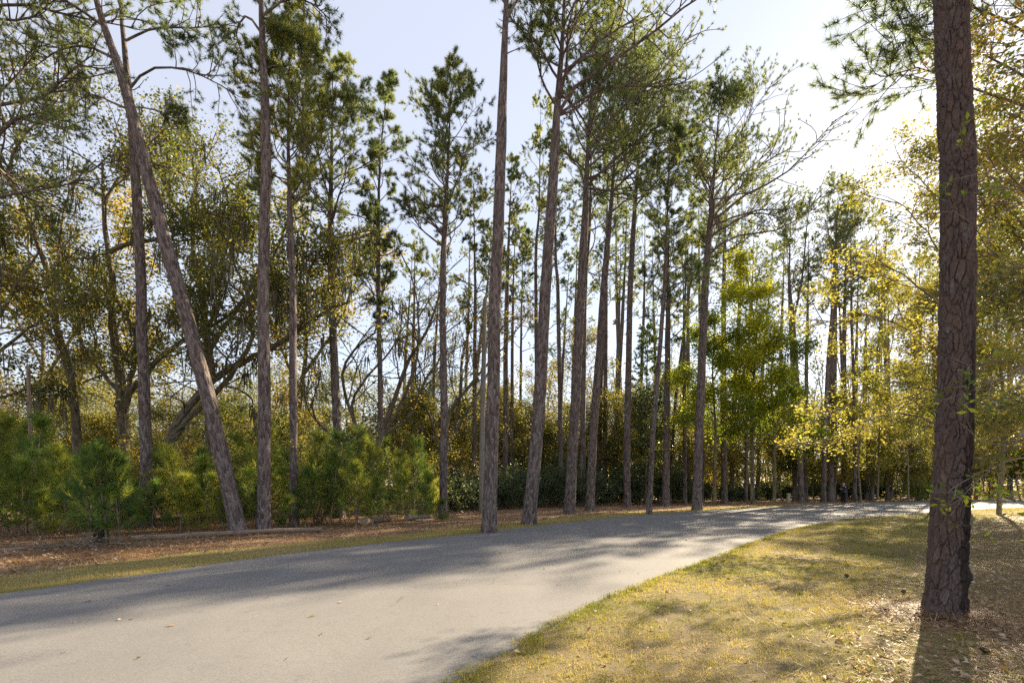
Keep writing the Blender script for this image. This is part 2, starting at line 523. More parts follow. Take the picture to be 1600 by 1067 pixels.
def strip(name, A, B, z, mat, nx=10, kind='structure', thick=0.0):
    """a sheet between two border lines A and B"""
    mb = MB()
    n = len(A)
    u = np.linspace(0, 1, nx)
    g = A[:, None] * (1 - u)[None, :, None] + B[:, None] * u[None, :, None]
    v = np.concatenate([g, np.full((n, nx, 1), z)], axis=2).reshape(-1, 3)
    i = np.arange(n - 1)[:, None] * nx + np.arange(nx - 1)[None]
    f = np.stack([i, i + 1, i + nx + 1, i + nx], axis=2).reshape(-1, 4)
    if g[0, 0, 0] < g[0, -1, 0]:
        pass
    else:
        f = f[:, ::-1]
    mb.add(v, f)
    if thick:
        for e, flip in ((0, 0), (nx - 1, 1)):
            top = v.reshape(n, nx, 3)[:, e]
            low = top - np.array([0, 0, thick])
            vv = np.concatenate([top, low])
            k = np.arange(n - 1)
            mb.add(vv, np.stack([k, k + 1, k + 1 + n, k + n], axis=1))
    o = mb.build(name, mat, smooth=True)
    return tag(o, kind=kind)


mb = MB()
xs = np.concatenate([[-900, -300, -120], np.linspace(-60, 90, 76), [150, 300, 900]])
ys = np.concatenate([[-400, -120], np.linspace(-30, 120, 76), [200, 400, 1200]])
X, Yg = np.meshgrid(xs, ys)
rg = np.random.default_rng(4)
Z = rg.normal(size=X.shape) * 0.012 - 0.02
mb.add(np.stack([X, Yg, Z], axis=2).reshape(-1, 3),
       (lambda i, w: np.stack([i, i + 1, i + w + 1, i + w], axis=2).reshape(-1, 4))(np.arange(len(ys) - 1)[:, None] * len(xs) + np.arange(len(xs) - 1)[None], len(xs)))
tag(mb.build('ground', M['straw'], smooth=True), kind='structure')
ED = np.random.default_rng(12)
NEr = ragged(NE, 0.05, ED, 1)
FEr = ragged(FE, 0.05, ED, 1)
tF = np.gradient(FE, axis=0); tF /= np.linalg.norm(tF, axis=1, keepdims=True)
nF = np.stack([-tF[:, 1], tF[:, 0]], axis=1)
tN = np.gradient(NE, axis=0); tN /= np.linalg.norm(tN, axis=1, keepdims=True)
nN = np.stack([tN[:, 1], -tN[:, 0]], axis=1)
vw = 2.0 + 0.35 * np.sin(np.arange(900) * 0.061) + 0.2 * np.convolve(ED.normal(size=900), np.ones(4) / 2, mode='same')
strip('road', FEr, NEr, 0.030, M['asphalt'], 12, thick=0.06)
strip('verge', FE - nF * 0.05, FE + nF * vw[:, None], 0.022, M['verge'], 6)
lw = 14 + 5 * np.sin(np.arange(900) * 0.038) + 1.2 * np.convolve(ED.normal(size=900), np.ones(4) / 2, mode='same')
strip('lawn', NE - nN * 0.05, NE + nN * lw[:, None], 0.026, M['lawn'], 24)


# ------------------------------------------------------------------ grass, straw, leaves on the ground
def blades(mb, x, y, z, h, w, rng, tint, lean=0.6):
    n = len(x)
    p = np.stack([x, y, np.full(n, z)], axis=1)
    a = rng.random(n) * 2 * np.pi
    side = np.stack([np.cos(a), np.sin(a), np.zeros(n)], axis=1) * (w * (0.6 + 0.8 * rng.random((n, 1))))
    d = rng.normal(size=(n, 3)) * lean
    d[:, 2] = 1
    tip = p + nrm(d) * (np.asarray(h) * (0.5 + rng.random(n)))[:, None]
    v = np.stack([p - side * 0.5, p + side * 0.5, tip], axis=1).reshape(-1, 3)
    mb.add(v, np.arange(n * 3).reshape(-1, 3), np.repeat(np.clip(tint, 0, 1), 3))


def vnoise(x, y, s, seed):
    """smooth value noise in the plane"""
    r = np.random.default_rng(seed)
    tab = r.random((64, 64))
    u, v = np.asarray(x) / s, np.asarray(y) / s
    i, j = np.floor(u).astype(int), np.floor(v).astype(int)
    a, b = u - i, v - j
    a, b = a * a * (3 - 2 * a), b * b * (3 - 2 * b)
    g = lambda p, q: tab[p % 64, q % 64]
    return (g(i, j) * (1 - a) + g(i + 1, j) * a) * (1 - b) + (g(i, j + 1) * (1 - a) + g(i + 1, j + 1) * a) * b


rg = np.random.default_rng(31)
mb = MB()
for (y0, y1, dens, h, w) in ((3.2, 7, 3800, 0.036, 0.006), (7, 12, 1500, 0.04, 0.010), (12, 20, 500, 0.045, 0.018), (20, 36, 150, 0.05, 0.03)):
    xa, xb = -2.0, y1 * 1.12
    n = int((xb - xa) * (y1 - y0) * dens)
    x = xa + (xb - xa) * rg.random(n); y = y0 + (y1 - y0) * rg.random(n)
    cov = vnoise(x, y, 0.9, 5) * 0.7 + vnoise(x, y, 0.22, 6) * 0.75 - 0.2
    lit = np.clip((x - x_near(y) - 2.2 - 0.12 * y) / 2.2, 0, 0.86)            # litter takes over under the trees
    k = (x > x_near(y) + rg.normal(size=n) * 0.06 - 0.02) & (np.abs(x) < y * 1.06 + 0.5) & (rg.random(n) < np.clip(cov * 1.35, 0.06, 1) * (1 - lit)) & (x - x_near(y) < 16)
    x, y = x[k], y[k]
    tint = 0.94 - vnoise(x, y, 1.6, 7) * 0.6 - vnoise(x, y, 0.3, 8) * 0.35 + rg.normal(size=len(x)) * 0.13
    edge = np.exp(-((x - x_near(y)) / 0.25) ** 2)
    blades(mb, x, y, 0.024, h * (1 + 0.5 * edge), w, rg, tint - 0.15 * edge)
for (y0, y1, dens, h, w) in ((4, 11, 900, 0.045, 0.012), (11, 18, 420, 0.05, 0.02), (18, 40, 130, 0.06, 0.035)):
    xa, xb = x_far(y0) - 4, x_far(y1) + 0.5
    n = int((xb - xa) * (y1 - y0) * dens)
    x = xa + (xb - xa) * rg.random(n); y = y0 + (y1 - y0) * rg.random(n)
    dd = x_far(y) - x
    k = (dd > -0.04) & (dd < 2.4 + 1.2 * (vnoise(x, y, 1.3, 15) - 0.5)) & (np.abs(x) < y * 1.06 + 0.5)
    x, y = x[k], y[k]
    tint = 1.12 - vnoise(x, y, 1.5, 17) * 0.45 - vnoise(x, y, 0.4, 18) * 0.15 + rg.normal(size=len(x)) * 0.12
    edge = np.exp(-((x_far(y) - x) / 0.25) ** 2)
    blades(mb, x, y, 0.02, h * (1 + 0.5 * edge), w, rg, tint - 0.2 * edge)
nt = 260                                                                    # longer tufts and weeds, thickest along the asphalt
y0 = 3.6 + 22 * rg.random(nt) ** 1.4
x0 = np.where(rg.random(nt) < 0.62, x_near(y0) + np.abs(rg.normal(size=nt)) * 0.12 - 0.05, x_near(y0) + rg.random(nt) * 5)
kk = 34
x = np.repeat(x0, kk) + rg.normal(size=nt * kk) * 0.05; y = np.repeat(y0, kk) + rg.normal(size=nt * kk) * 0.05
blades(mb, x, y, 0.022, np.repeat(0.035 + 0.035 * rg.random(nt), kk), 0.0065 + 0.0008 * y[:, None], rg, np.repeat(rg.random(nt) * 0.75, kk) + rg.normal(size=nt * kk) * 0.1, 0.7)
tag(mb.build('grass', M['grass']), 'short dry yellow and green grass on both sides of the road', 'grass', kind='stuff')

mb = MB()
for (y0, y1, n) in ((5, 12, 26000), (12, 22, 30000), (22, 50, 26000)):
    y = y0 + (y1 - y0) * rg.random(n); x = -y * 1.05 + 0 * y + rg.random(n) * (x_far(y) + y * 1.05)
    k = (x_far(y) - x > 1.85 + 0.8 * rg.random(n))
    x, y = x[k], y[k]; n = len(x)
    p = np.stack([x, y, 0.0 + 0.03 * rg.random(n)], axis=1)
    d = rg.normal(size=(n, 3)); d[:, 2] *= 0.18; d = nrm(d)
    s = nrm(np.cross(d, np.array([0, 0, 1.0]))) * (0.004 + 0.0006 * y[:, None])
    l = (0.10 + 0.10 * rg.random((n, 1)))
    v = np.stack([p - s, p + s, p + d * l], axis=1).reshape(-1, 3)
    mb.add(v, np.arange(n * 3).reshape(-1, 3), np.repeat(np.clip(vnoise(x, y, 0.8, 25) * 0.7 + 0.2 + rg.normal(size=n) * 0.15, 0, 1), 3))
# needles under the pine on the lawn
n = 60000
y = 3.2 + 22 * rg.random(n) ** 1.5; x = rg.random(n) * y * 1.1
pr = np.clip((x - x_near(y) - 2.2 - 0.12 * y) / 2.5, 0.06, 1)
k = (rg.random(n) < pr) & (x > x_near(y) + 0.2)
x, y = x[k], y[k]; n = len(x)
p = np.stack([x, y, 0.03 + 0.02 * rg.random(n)], axis=1)
d = rg.normal(size=(n, 3)); d[:, 2] *= 0.15; d = nrm(d)
s = nrm(np.cross(d, np.array([0, 0, 1.0]))) * (0.0022 + 0.0006 * y[:, None])
v = np.stack([p - s, p + s, p + d * (0.08 + 0.1 * rg.random((n, 1)))], axis=1).reshape(-1, 3)
mb.add(v, np.arange(n * 3).reshape(-1, 3), np.repeat(np.clip(rg.normal(size=n) * 0.2 + 0.55, 0, 1), 3))
n = 5200                                                                   # straw and bark flakes heaped round the foot of the big pine
fx, fy = W(1476, 966, 6.07)[:2]
a = rg.random(n) * 6.283; rr = 0.2 + 0.75 * rg.random(n) ** 1.6
p = np.stack([fx + rr * np.cos(a), fy + rr * np.sin(a), 0.03 + np.clip(0.10 - 0.14 * (rr - 0.2), 0, 1) * rg.random(n)], axis=1)
d = rg.normal(size=(n, 3)); d[:, 2] *= 0.3; d = nrm(d)
s_ = nrm(np.cross(d, np.array([0, 0, 1.0]))) * (0.004 + 0.008 * (rg.random((n, 1)) < 0.12))
v = np.stack([p - s_, p + s_, p + d * (0.06 + 0.1 * rg.random((n, 1)))], axis=1).reshape(-1, 3)
mb.add(v, np.arange(n * 3).reshape(-1, 3), np.repeat(np.clip(rg.normal(size=n) * 0.22 + 0.62, 0, 1), 3))
tag(mb.build('pine_straw', M['straw_needle']), 'reddish brown pine straw covering the ground under the trees', 'pine straw', kind='stuff')

mb = MB()
n = 16000
y = 3.2 + 30 * rg.random(n) ** 1.8; x = -1 + rg.random(n) * (y * 1.08 + 1)
pr = np.clip((x - x_near(y) - 2.0 - 0.12 * y) / 3.0, 0.035, 1)
k = (rg.random(n) < pr) & (x > x_near(y) + 0.1)
x, y = x[k], y[k]
leaves(mb, np.stack([x, y, 0.045 + 0.02 * rg.random(len(x))], axis=1), 0.055 + 0.0012 * y[:, None], rg, 0.6, 0.22, 0.6, 0.75, fold=0.5)
n = 5000
y = 6 + 40 * rg.random(n) ** 1.3; x = -y * 1.05 + rg.random(n) * (x_far(y) + y * 1.05)
k = x_far(y) - x > 1.9
x, y = x[k], y[k]
leaves(mb, np.stack([x, y, 0.03 + 0.03 * rg.random(len(x))], axis=1), 0.07 + 0.0015 * y[:, None], rg, 0.5, 0.22, 0.6, 0.7, fold=0.5)
n = 150                                                                    # some blown on to the asphalt
y = 4.5 + 14 * rg.random(n); x = x_far(y) + (x_near(y) - x_far(y)) * rg.random(n)
leaves(mb, np.stack([x, y, np.full(n, 0.04)], axis=1), 0.035 + 0.04 * rg.random((n, 1)) ** 3, rg, 0.6, 0.3, 0.6, 0.85, fold=0.4)
tag(mb.build('fallen_leaves', M['dry_leaf']), 'dry brown and tan fallen leaves scattered on lawn and straw', 'fallen leaves', kind='stuff')


# ------------------------------------------------------------------ pines
def trunk_line(pts, Y, top=None, m=30, rng=None, dy=0.0):
    """centre line through surveyed points; pts go from the foot upwards; dy leans it in depth"""
    p = [W(px, py, Y) for px, py in pts]
    d = p[1] - p[0]
    foot = p[0] + d * ((-0.12 - p[0][2]) / d[2]) if abs(p[0][2] + 0.12) > 0.02 else p[0]
    if p[0][2] < 0.4:
        p[0] = foot
    else:
        d = nrm((p[1] - p[0]) * np.array([0.5, 1, 1.0]))
        p = [p[0] + d * ((-0.12 - p[0][2]) / d[2])] + p
    if top is not None:                           # goes on above the frame
        d = nrm(p[-1] - p[-2])
        d = nrm(d + np.array([0, 0, 0.6]))
        p.append(p[-1] + d * ((top - p[-1][2]) / d[2]))
    L = resample(p, m)
    h = L[:, 2] / max(L[-1, 2], 1)
    L[:, 1] += dy * np.clip(h, 0, 1)
    if rng is not None:
        w = np.cumsum(rng.normal(size=(m, 2)), axis=0)
        w -= np.linspace(0, 1, m)[:, None] * w[-1]
        L[:, :2] += w * 0.012 * np.sin(np.linspace(0, np.pi, m))[:, None]
    return L


def pine_crown(mbw, mbn, line, rad, t0, R, n_limb, rng, bias=(0.2, 0, 0), tint=0.45, up=0.06, dens=1.0, needle=0.21, wd=0.016, K=26, extra=(), flatten=0.0, detail=1.0, k2=9):
    """limbs, boughs, twigs and needle tufts on a trunk line"""
    m = len(line)
    bias = np.asarray(bias)
    t = t0 + (0.985 - t0) * ((np.arange(n_limb) + rng.random(n_limb)) / n_limb) ** 0.9
    x = np.clip(t * (m - 1), 0, m - 1.001)
    i = x.astype(int); fr = (x - i)[:, None]
    pos = line[i] * (1 - fr) + line[i + 1] * fr
    rr = np.interp(t, np.linspace(0, 1, m), rad)
    az = np.arange(n_limb) * 2.399 + rng.random(n_limb) * 1.2
    u = (t - t0) / (1 - t0)
    el = np.radians(14 + 50 * u + rng.normal(size=n_limb) * 12)
    D = np.stack([np.cos(az) * np.cos(el), np.sin(az) * np.cos(el), np.sin(el)], axis=1) + bias
    prof = np.clip(np.sin(np.pi * (0.25 + 0.68 * u)), 0.12, 1) ** 0.7
    Ln = R * prof * (0.55 + 0.6 * rng.random(n_limb)) * (1 + (D @ nrm(bias + 1e-6)) * 0.25)
    Ln = np.clip(Ln, 0.35, None)
    P1 = grow(pos, D, Ln, 8, 0.13, up, rng)
    r1 = np.clip(np.minimum(rr * 0.45, 0.012 + 0.016 * Ln), 0.008, 0.1)
    R1 = r1[:, None] * np.linspace(1, 0.3, 8)[None]
    if len(extra):
        for e in extra:
            q = resample(e[0], 8)[None]
            P1 = np.concatenate([P1, q])
            R1 = np.concatenate([R1, (e[1] * np.linspace(1, 0.25, 8))[None]])
            Ln = np.append(Ln, np.linalg.norm(np.diff(q[0], axis=0), axis=1).sum())
    tubes(mbw, P1, R1, 6)
    p2, d2, par, tt = spawn(P1, k2, 0.42, 1.0, 25, 65, rng, flat=0.35)
    L2 = np.clip(Ln[par] * (0.48 - 0.22 * tt) * (0.6 + 0.7 * rng.random(len(par))), 0.25, 1.9)
    P2 = grow(p2, d2, L2, 5, 0.16, up * 1.5, rng)
    R2 = np.clip(R1[par, 0] * 0.4, 0.006, 0.03)[:, None] * np.linspace(1, 0.45, 5)[None]
    tubes(mbw, P2, R2, 4)
    k3 = max(2, int(round(3 * dens * detail)))
    p3, d3, par3, t3 = spawn(P2, k3, 0.3, 1.0, 20, 55, rng)
    L3 = np.clip(L2[par3] * 0.4, 0.15, 0.55)
    P3 = grow(p3, d3, L3, 3, 0.15, up * 2.5, rng)
    tubes(mbw, P3, np.broadcast_to(np.array([0.007, 0.0055, 0.004]), (len(P3), 3)), 3)
    tip = np.concatenate([P3[:, -1], P3[:, 1], P2[:, -1], P1[:, -1]])
    dr = np.concatenate([nrm(P3[:, -1] - P3[:, 1]), nrm(P3[:, -1] - P3[:, 0]), nrm(P2[:, -1] - P2[:, -2]), nrm(P1[:, -1] - P1[:, -2])])
    limb = np.concatenate([par[par3], par[par3], par, np.arange(len(P1))])
    lt = rng.normal(size=len(P1)) * 0.12
    keep = rng.random(len(tip)) < 0.78
    tip, dr, limb = tip[keep], dr[keep], limb[keep]
    zz = (tip[:, 2] - tip[:, 2].min()) / max(np.ptp(tip[:, 2]), 0.1)
    needles(mbn, tip, nrm(dr + np.array([0, 0, 0.25])), K, needle, wd, 0.85, rng, tint + lt[limb] + 0.10 * (rng.random(len(tip)) - 0.5) * 2, 0.10)


def trunk_radius(line, r, flare=0.3, tip=0.1):
    z = line[:, 2]
    h = np.clip((z - z[0]) / (z[-1] - z[0]), 0, 1)
    taper = 1.08 - 0.52 * h ** 1.1
    taper = np.where(h > 0.6, taper * (1 - (h - 0.6) / 0.4 * (1 - tip)), taper)
    return r * taper * (1 + flare * np.exp(-np.clip(z, 0, None) / 0.35)) * 1.0


def pine(label, pts, Y, w, crown_py, R, top=None, n_limb=26, tint=0.45, bias=(0.22, 0, 0.0), limbs=(), group='tall pines along the far side of the road',
         seed=0, dens=1.0, dy=0.0, name='pine_tree', far=False, stubs=4, K=40, detail=1.0, wd=0.0145, tip=0.1, needle=0.175, k2=9):
    rng = np.random.default_rng(seed + 1000)
    m = 40 if not far else 22
    line = trunk_line(pts, Y, top, m, rng, dy)
    r = w / 2 * Y / FPX / math.sqrt(1 + ((pts[0][0] - CX) / FPX) ** 2)      # a round stem looks wider off the axis
    rad = trunk_radius(line, r, tip=tip)
    foot = (float(line[0, 0]), float(line[0, 1]), 0.0)
    root = thing(name, foot, label, 'tree', group)
    mw, mn = MB(), MB()
    k = 16 if not far else 9
    tubes(mw, line[None], rad[None], k)
    zc = CAM_H + (HY - crown_py) / FPX * Y
    t0 = float(np.interp(zc, line[:, 2], np.linspace(0, 1, m)))
    ex = []
    for lp, lr, ldy in limbs:
        q = np.array([W(px, py, Y) for px, py in lp])
        q[:, 1] += np.linspace(0, 1, len(q)) * ldy + dy * np.clip(q[:, 2] / line[-1, 2], 0, 1)
        near = line[np.argmin(np.linalg.norm(line - q[0], axis=1))]
        q = q + (near - q[0]) * np.linspace(1, 0, len(q))[:, None]
        ex.append((q, lr))
    pine_crown(mw, mn, line, rad, t0, R, n_limb, rng, bias, tint, extra=ex, dens=dens, K=K, detail=detail, wd=wd, needle=needle, k2=k2)
    if stubs:                                                   # dead stubs below the crown
        tt = np.clip(t0 * (0.45 + 0.5 * rng.random(stubs)), 0.1, 0.95)
        ii = (tt * (m - 1)).astype(int)
        a = rng.random(stubs) * 6.28
        D = np.stack([np.cos(a), np.sin(a), 0.3 + 0.4 * rng.random(stubs)], axis=1)
        P = grow(line[ii], D, 0.3 + 0.9 * rng.random(stubs), 5, 0.12, 0.02, rng)
        tubes(mw, P, np.broadcast_to(np.linspace(0.022, 0.008, 5), (stubs, 5)), 5)
    mw.build('trunk', M['pine_bark_far'] if far else M['pine_bark'], root, smooth=True, loc=foot)
    mn.build('crown', M['needle'], root, loc=foot)
    return root


FRONT = 'tall pines along the far side of the road'
pine('tall pine leaning sharply to the left, its foot just behind the fallen log', [(373, 832), (330, 640), (265, 400), (225, 250), (190, 120), (150, 0)], 17.07, 25, -40, 3.2, top=22, n_limb=16, seed=1, k2=15, group=FRONT,
     limbs=[([(205, 175), (160, 150), (120, 130), (60, 150)], 0.04, 0.8), ([(180, 95), (120, 60), (60, 55), (0, 75)], 0.05, 1.0), ([(165, 40), (110, 10), (50, 0)], 0.05, -0.5)], stubs=6)
pine('straight pine crossed by the sharply leaning pine near the left edge', [(229, 745), (224, 560), (220, 400), (207, 200), (188, 0)], 19.5, 20, 40, 2.6, top=24, n_limb=14, seed=2, k2=15, group=FRONT,
     limbs=[([(207, 130), (240, 105), (290, 110), (330, 130), (375, 160)], 0.05, -0.5), ([(200, 60), (240, 35), (300, 30), (325, 20)], 0.05, 0.5), ([(205, 165), (235, 165), (270, 175)], 0.03, 0.4), ([(195, 20), (150, 30), (110, 60)], 0.04, 0.3)], stubs=6)
pine('thick straight pine rising from the sapling thicket, right of the leaning pine', [(412, 810), (413, 600), (414, 400), (418, 230), (410, 60), (408, 0)], 17.6, 20.5, 30, 2.2, top=23, n_limb=14, seed=3, k2=15, group=FRONT,
     limbs=[([(412, 45), (385, 15), (365, 40), (372, 75)], 0.05, 0.3), ([(412, 25), (450, 5), (490, 15), (520, 45)], 0.05, -0.4), ([(414, 75), (422, 50), (440, 40)], 0.03, 0.3)], stubs=3)
pine('slim straight pine with a bright olive crown, beside the thick thicket pine', [(459, 790), (457, 600), (454, 420), (450, 230), (452, 62)], 19.5, 13, 330, 2.3, n_limb=40, tint=0.66, bias=(0.02, 0, 0.05), seed=4, dens=1.4, group=FRONT)
pine('pine with a forked open crown behind the bright yellow shrub', [(531, 790), (526, 620), (519, 450), (517, 330), (520, 110)], 25, 14, 450, 2.7, n_limb=40, seed=5, bias=(0.05, 0, 0.05), tint=0.5, group=FRONT,
     limbs=[([(518, 420), (480, 385), (440, 345)], 0.05, -0.5), ([(517, 340), (490, 310), (465, 300)], 0.04, 0.5)])
pine('very slender pine with a narrow pointed crown', [(596, 790), (594, 600), (592, 400), (594, 250), (608, 112)], 27, 8.5, 520, 1.5, n_limb=40, seed=6, bias=(0.02, 0, 0.05), tint=0.38, group=FRONT)
pine('grey-stemmed pine with a rounded open crown in clear sky', [(693, 780), (694, 600), (693, 420), (697, 330), (705, 125)], 24, 12, 400, 2.5, n_limb=40, seed=7, bias=(0.0, 0, 0.1), tint=0.55, group=FRONT,
     limbs=[([(694, 370), (665, 335), (640, 295)], 0.04, -0.4), ([(694, 440), (670, 410), (650, 395)], 0.025, 0.3), ([(695, 375), (725, 340), (750, 270)], 0.04, 0.5)])
pine('tall pine standing right at the road edge, bare up to the frame', [(764, 833), (770, 650), (774, 450), (782, 220), (792, 0)], 16.9, 20.5, -40, 2.6, top=22, n_limb=14, seed=8, k2=15, group=FRONT,
     limbs=[([(792, 35), (800, 15), (812, -10), (830, -60)], 0.06, 0.2), ([(790, 15), (784, 0), (775, -30)], 0.04, 0.2)], stubs=2)
pine('right-leaning pine with long boughs sweeping up to the right', [(826, 820), (838, 680), (852, 450), (870, 190), (882, 0)], 20.3, 19.5, 190, 3.2, top=23.5, n_limb=26, seed=9, k2=15, group=FRONT, bias=(0.35, -0.05, 0.1), tint=0.5,
     limbs=[([(871, 180), (900, 140), (960, 105), (1030, 60), (1080, 25), (1145, 0)], 0.075, -1.0), ([(875, 130), (900, 90), (950, 40), (1000, 0)], 0.07, 0.8), ([(869, 190), (900, 160), (960, 122), (1040, 110), (1100, 90)], 0.06, 1.2),
            ([(876, 90), (862, 60), (858, 20)], 0.04, 0.0)], stubs=5)
pine('pine with its trunk leaning right, third of the roadside row, crown spreading right', [(890, 801), (896, 680), (907, 460), (921, 190), (930, 90)], 28.4, 16, 300, 4.0, n_limb=36, seed=10, k2=13, group=FRONT, bias=(0.45, -0.05, 0.15), tint=0.42,
     limbs=[([(916, 262), (960, 190), (1010, 150), (1070, 80)], 0.09, -1.0), ([(917, 300), (980, 235), (1050, 180), (1085, 170)], 0.08, 1.0)])
pine('leaning pine rising through the dark shrubs behind the roadside row', [(922, 792), (928, 670), (945, 450), (957, 290), (965, 150)], 32, 13, 310, 3.8, n_limb=36, seed=11, k2=13, group=FRONT, bias=(0.4, 0, 0.15), tint=0.3,
     limbs=[([(957, 300), (1000, 262), (1060, 225), (1110, 190)], 0.08, -0.6), ([(955, 330), (990, 300), (1050, 275)], 0.06, 0.8), ([(955, 320), (930, 290), (900, 275)], 0.05, 0.4)])
pine('upright pine with a forked bright stem and drooping crown over the road', [(980, 791), (980, 640), (983, 450), (994, 285), (1010, 90)], 37, 10.5, 330, 4.2, n_limb=36, seed=12, k2=13, group=FRONT, bias=(0.3, 0, 0.12), tint=0.5,
     limbs=[([(990, 320), (1020, 285), (1060, 250), (1110, 235)], 0.08, 0.5), ([(992, 305), (970, 270), (945, 255)], 0.06, 0.4)])
pine('thin leaning stem standing alone on the straw close to the road', [(1014, 804), (1022, 660), (1038, 470), (1045, 262), (1048, 200)], 27.2, 8, 480, 2.3, n_limb=30, seed=13, group=FRONT, bias=(0.1, 0, 0.08), tint=0.4)
pine('dark upright pine just right of the thin leaning stem', [(1040, 790), (1042, 620), (1044, 440), (1046, 330)], 38.8, 11, 560, 2.4, n_limb=24, seed=14, group=FRONT, bias=(0.1, 0, 0.08), tint=0.38)
pine('straight pine at the road edge with a broad crown flagged to the right', [(1089, 798), (1092, 680), (1100, 450), (1111, 320), (1125, 150)], 31.5, 14, 390, 4.0, n_limb=44, seed=15, k2=13, group=FRONT, bias=(0.3, 0, 0.15), tint=0.42,
     limbs=[([(1110, 350), (1160, 310), (1220, 280), (1290, 205)], 0.085, -1.0), ([(1108, 395), (1150, 365), (1230, 350), (1290, 300)], 0.07, 0.5), ([(1112, 330), (1160, 270), (1210, 225), (1240, 180)], 0.07, 1.0), ([(1112, 320), (1090, 260), (1080, 210)], 0.05, 0.4)])

BACK = 'pines standing deeper in the woods'
pine('pine outside the left edge whose crooked bough hangs into the top left corner', [(-60, 830), (-62, 600), (-66, 300), (-70, 0)], 17, 22, 330, 4.2, top=22, n_limb=22, seed=16, group=FRONT, k2=14, bias=(0.3, 0, 0.05), tint=0.5,
     limbs=[([(-64, 185), (0, 150), (60, 140), (95, 100), (130, 70)], 0.07, 0.4), ([(-66, 90), (0, 40), (60, 45), (120, 10)], 0.06, -0.5), ([(-66, 30), (10, -10), (90, 0), (180, 10)], 0.06, 0.8), ([(-62, 270), (0, 220), (60, 200), (110, 215)], 0.05, -0.8)])
B = dict(group=BACK, far=True, K=18, wd=0.03, stubs=3)
pine('pale slim pine half hidden behind the row, left of the white dead trunk', [(741, 760), (742, 600), (743, 470), (740, 280)], 34, 7, 560, 1.9, n_limb=24, seed=20, tint=0.55, **B)
pine('dark twin-like pine behind the tall roadside pine, left stem of the close pair', [(789, 765), (791, 640), (793, 450), (800, 250)], 38, 9, 470, 2.3, n_limb=22, seed=21, tint=0.5, **B)
pine('thinner right stem of the close pair behind the tall roadside pine', [(799, 765), (800, 640), (802, 470), (806, 330)], 41, 6, 500, 2.0, n_limb=20, seed=22, tint=0.6, **B)
pine('wavy thin pine between the close pair and the bough-sweeping pine', [(836, 770), (838, 600), (837, 400), (842, 330), (845, 160)], 40, 6.5, 400, 2.2, n_limb=24, seed=23, tint=0.5, **B)
pine('thin pine just right of the bough-sweeping pine', [(877, 780), (876, 700), (872, 450), (868, 395), (868, 220)], 40, 7.5, 420, 2.3, n_limb=22, seed=24, tint=0.45, **B)
pine('lichen-stained pine tucked behind the third roadside pine', [(910, 785), (911, 694), (913, 450), (921, 340), (925, 150)], 39, 9, 440, 2.8, n_limb=24, seed=25, tint=0.55, **B)
pine('dark thin pine close behind the leaning shrub-side pine', [(944, 780), (945, 700), (947, 450), (950, 240)], 46, 7.5, 470, 2.6, n_limb=20, seed=26, tint=0.35, **B)
pine('slightly tilted dark stem in the gap left of the forked bright pine', [(958, 780), (961, 700), (975, 450), (980, 300)], 50, 7.5, 480, 2.6, n_limb=18, seed=27, tint=0.5, **B)
pine('dark stem with ivy left of the lime-leaved trees', [(1070, 787), (1070, 640), (1068, 480), (1066, 380)], 43, 6.5, 520, 2.3, n_limb=20, seed=28, tint=0.5, **B)
pine('straight dark pine rising through the lime-leaved crown', [(1132, 786), (1131, 640), (1132, 450), (1134, 320), (1136, 235)], 44, 9.5, 430, 3.4, n_limb=32, seed=29, tint=0.42, **B)
pine('slim dark stem just left of the ivy-clad lime-leaved trunk', [(1097, 786), (1097, 640), (1100, 480), (1102, 360)], 47, 5, 480, 2.2, n_limb=16, seed=30, tint=0.5, **B)
pine('forked grey pine at the gap left of the golden leaves', [(1252, 780), (1248, 660), (1240, 520), (1233, 440), (1236, 330)], 45, 9, 480, 3.6, n_limb=30, seed=31, tint=0.4, far=True, K=18, wd=0.03, stubs=3, group=BACK, limbs=[([(1240, 500), (1255, 430), (1262, 360), (1270, 300)], 0.12, 0.3)])
pine('stoutest pine behind the road bend, just left of the person in black', [(1298, 783), (1299, 640), (1301, 520), (1305, 400), (1310, 295)], 49, 11, 480, 4.3, n_limb=40, seed=32, tint=0.45, **B)
pine('straight pine directly behind the person in black', [(1319, 783), (1319, 640), (1319, 530), (1322, 400), (1325, 330)], 52, 9, 470, 3.4, n_limb=30, seed=33, tint=0.5, **B)
pine('slim pine right of the person in black', [(1334, 781), (1336, 660), (1339, 536), (1342, 400)], 53, 7, 480, 2.5, n_limb=18, seed=34, tint=0.5, **B)
pine('blurred pine behind the middle of the golden leaves', [(1353, 780), (1352, 660), (1352, 580), (1355, 440)], 58, 8, 520, 2.8, n_limb=18, seed=35, tint=0.55, **B)
pine('faint far pine left of the big foreground trunk', [(1389, 778), (1388, 640), (1388, 520), (1388, 430)], 66, 7, 530, 3.0, n_limb=18, seed=36, tint=0.55, **B)
pine('faint far pine close to the left flank of the big foreground trunk', [(1432, 777), (1431, 640), (1430, 480), (1430, 400)], 70, 8, 500, 3.2, n_limb=18, seed=37, tint=0.6, **B)
pine('far pine with dark trunk right of the big foreground trunk', [(1578, 779), (1578, 650), (1576, 480), (1574, 330)], 56, 9, 420, 3.4, n_limb=20, seed=38, tint=0.5, **B)

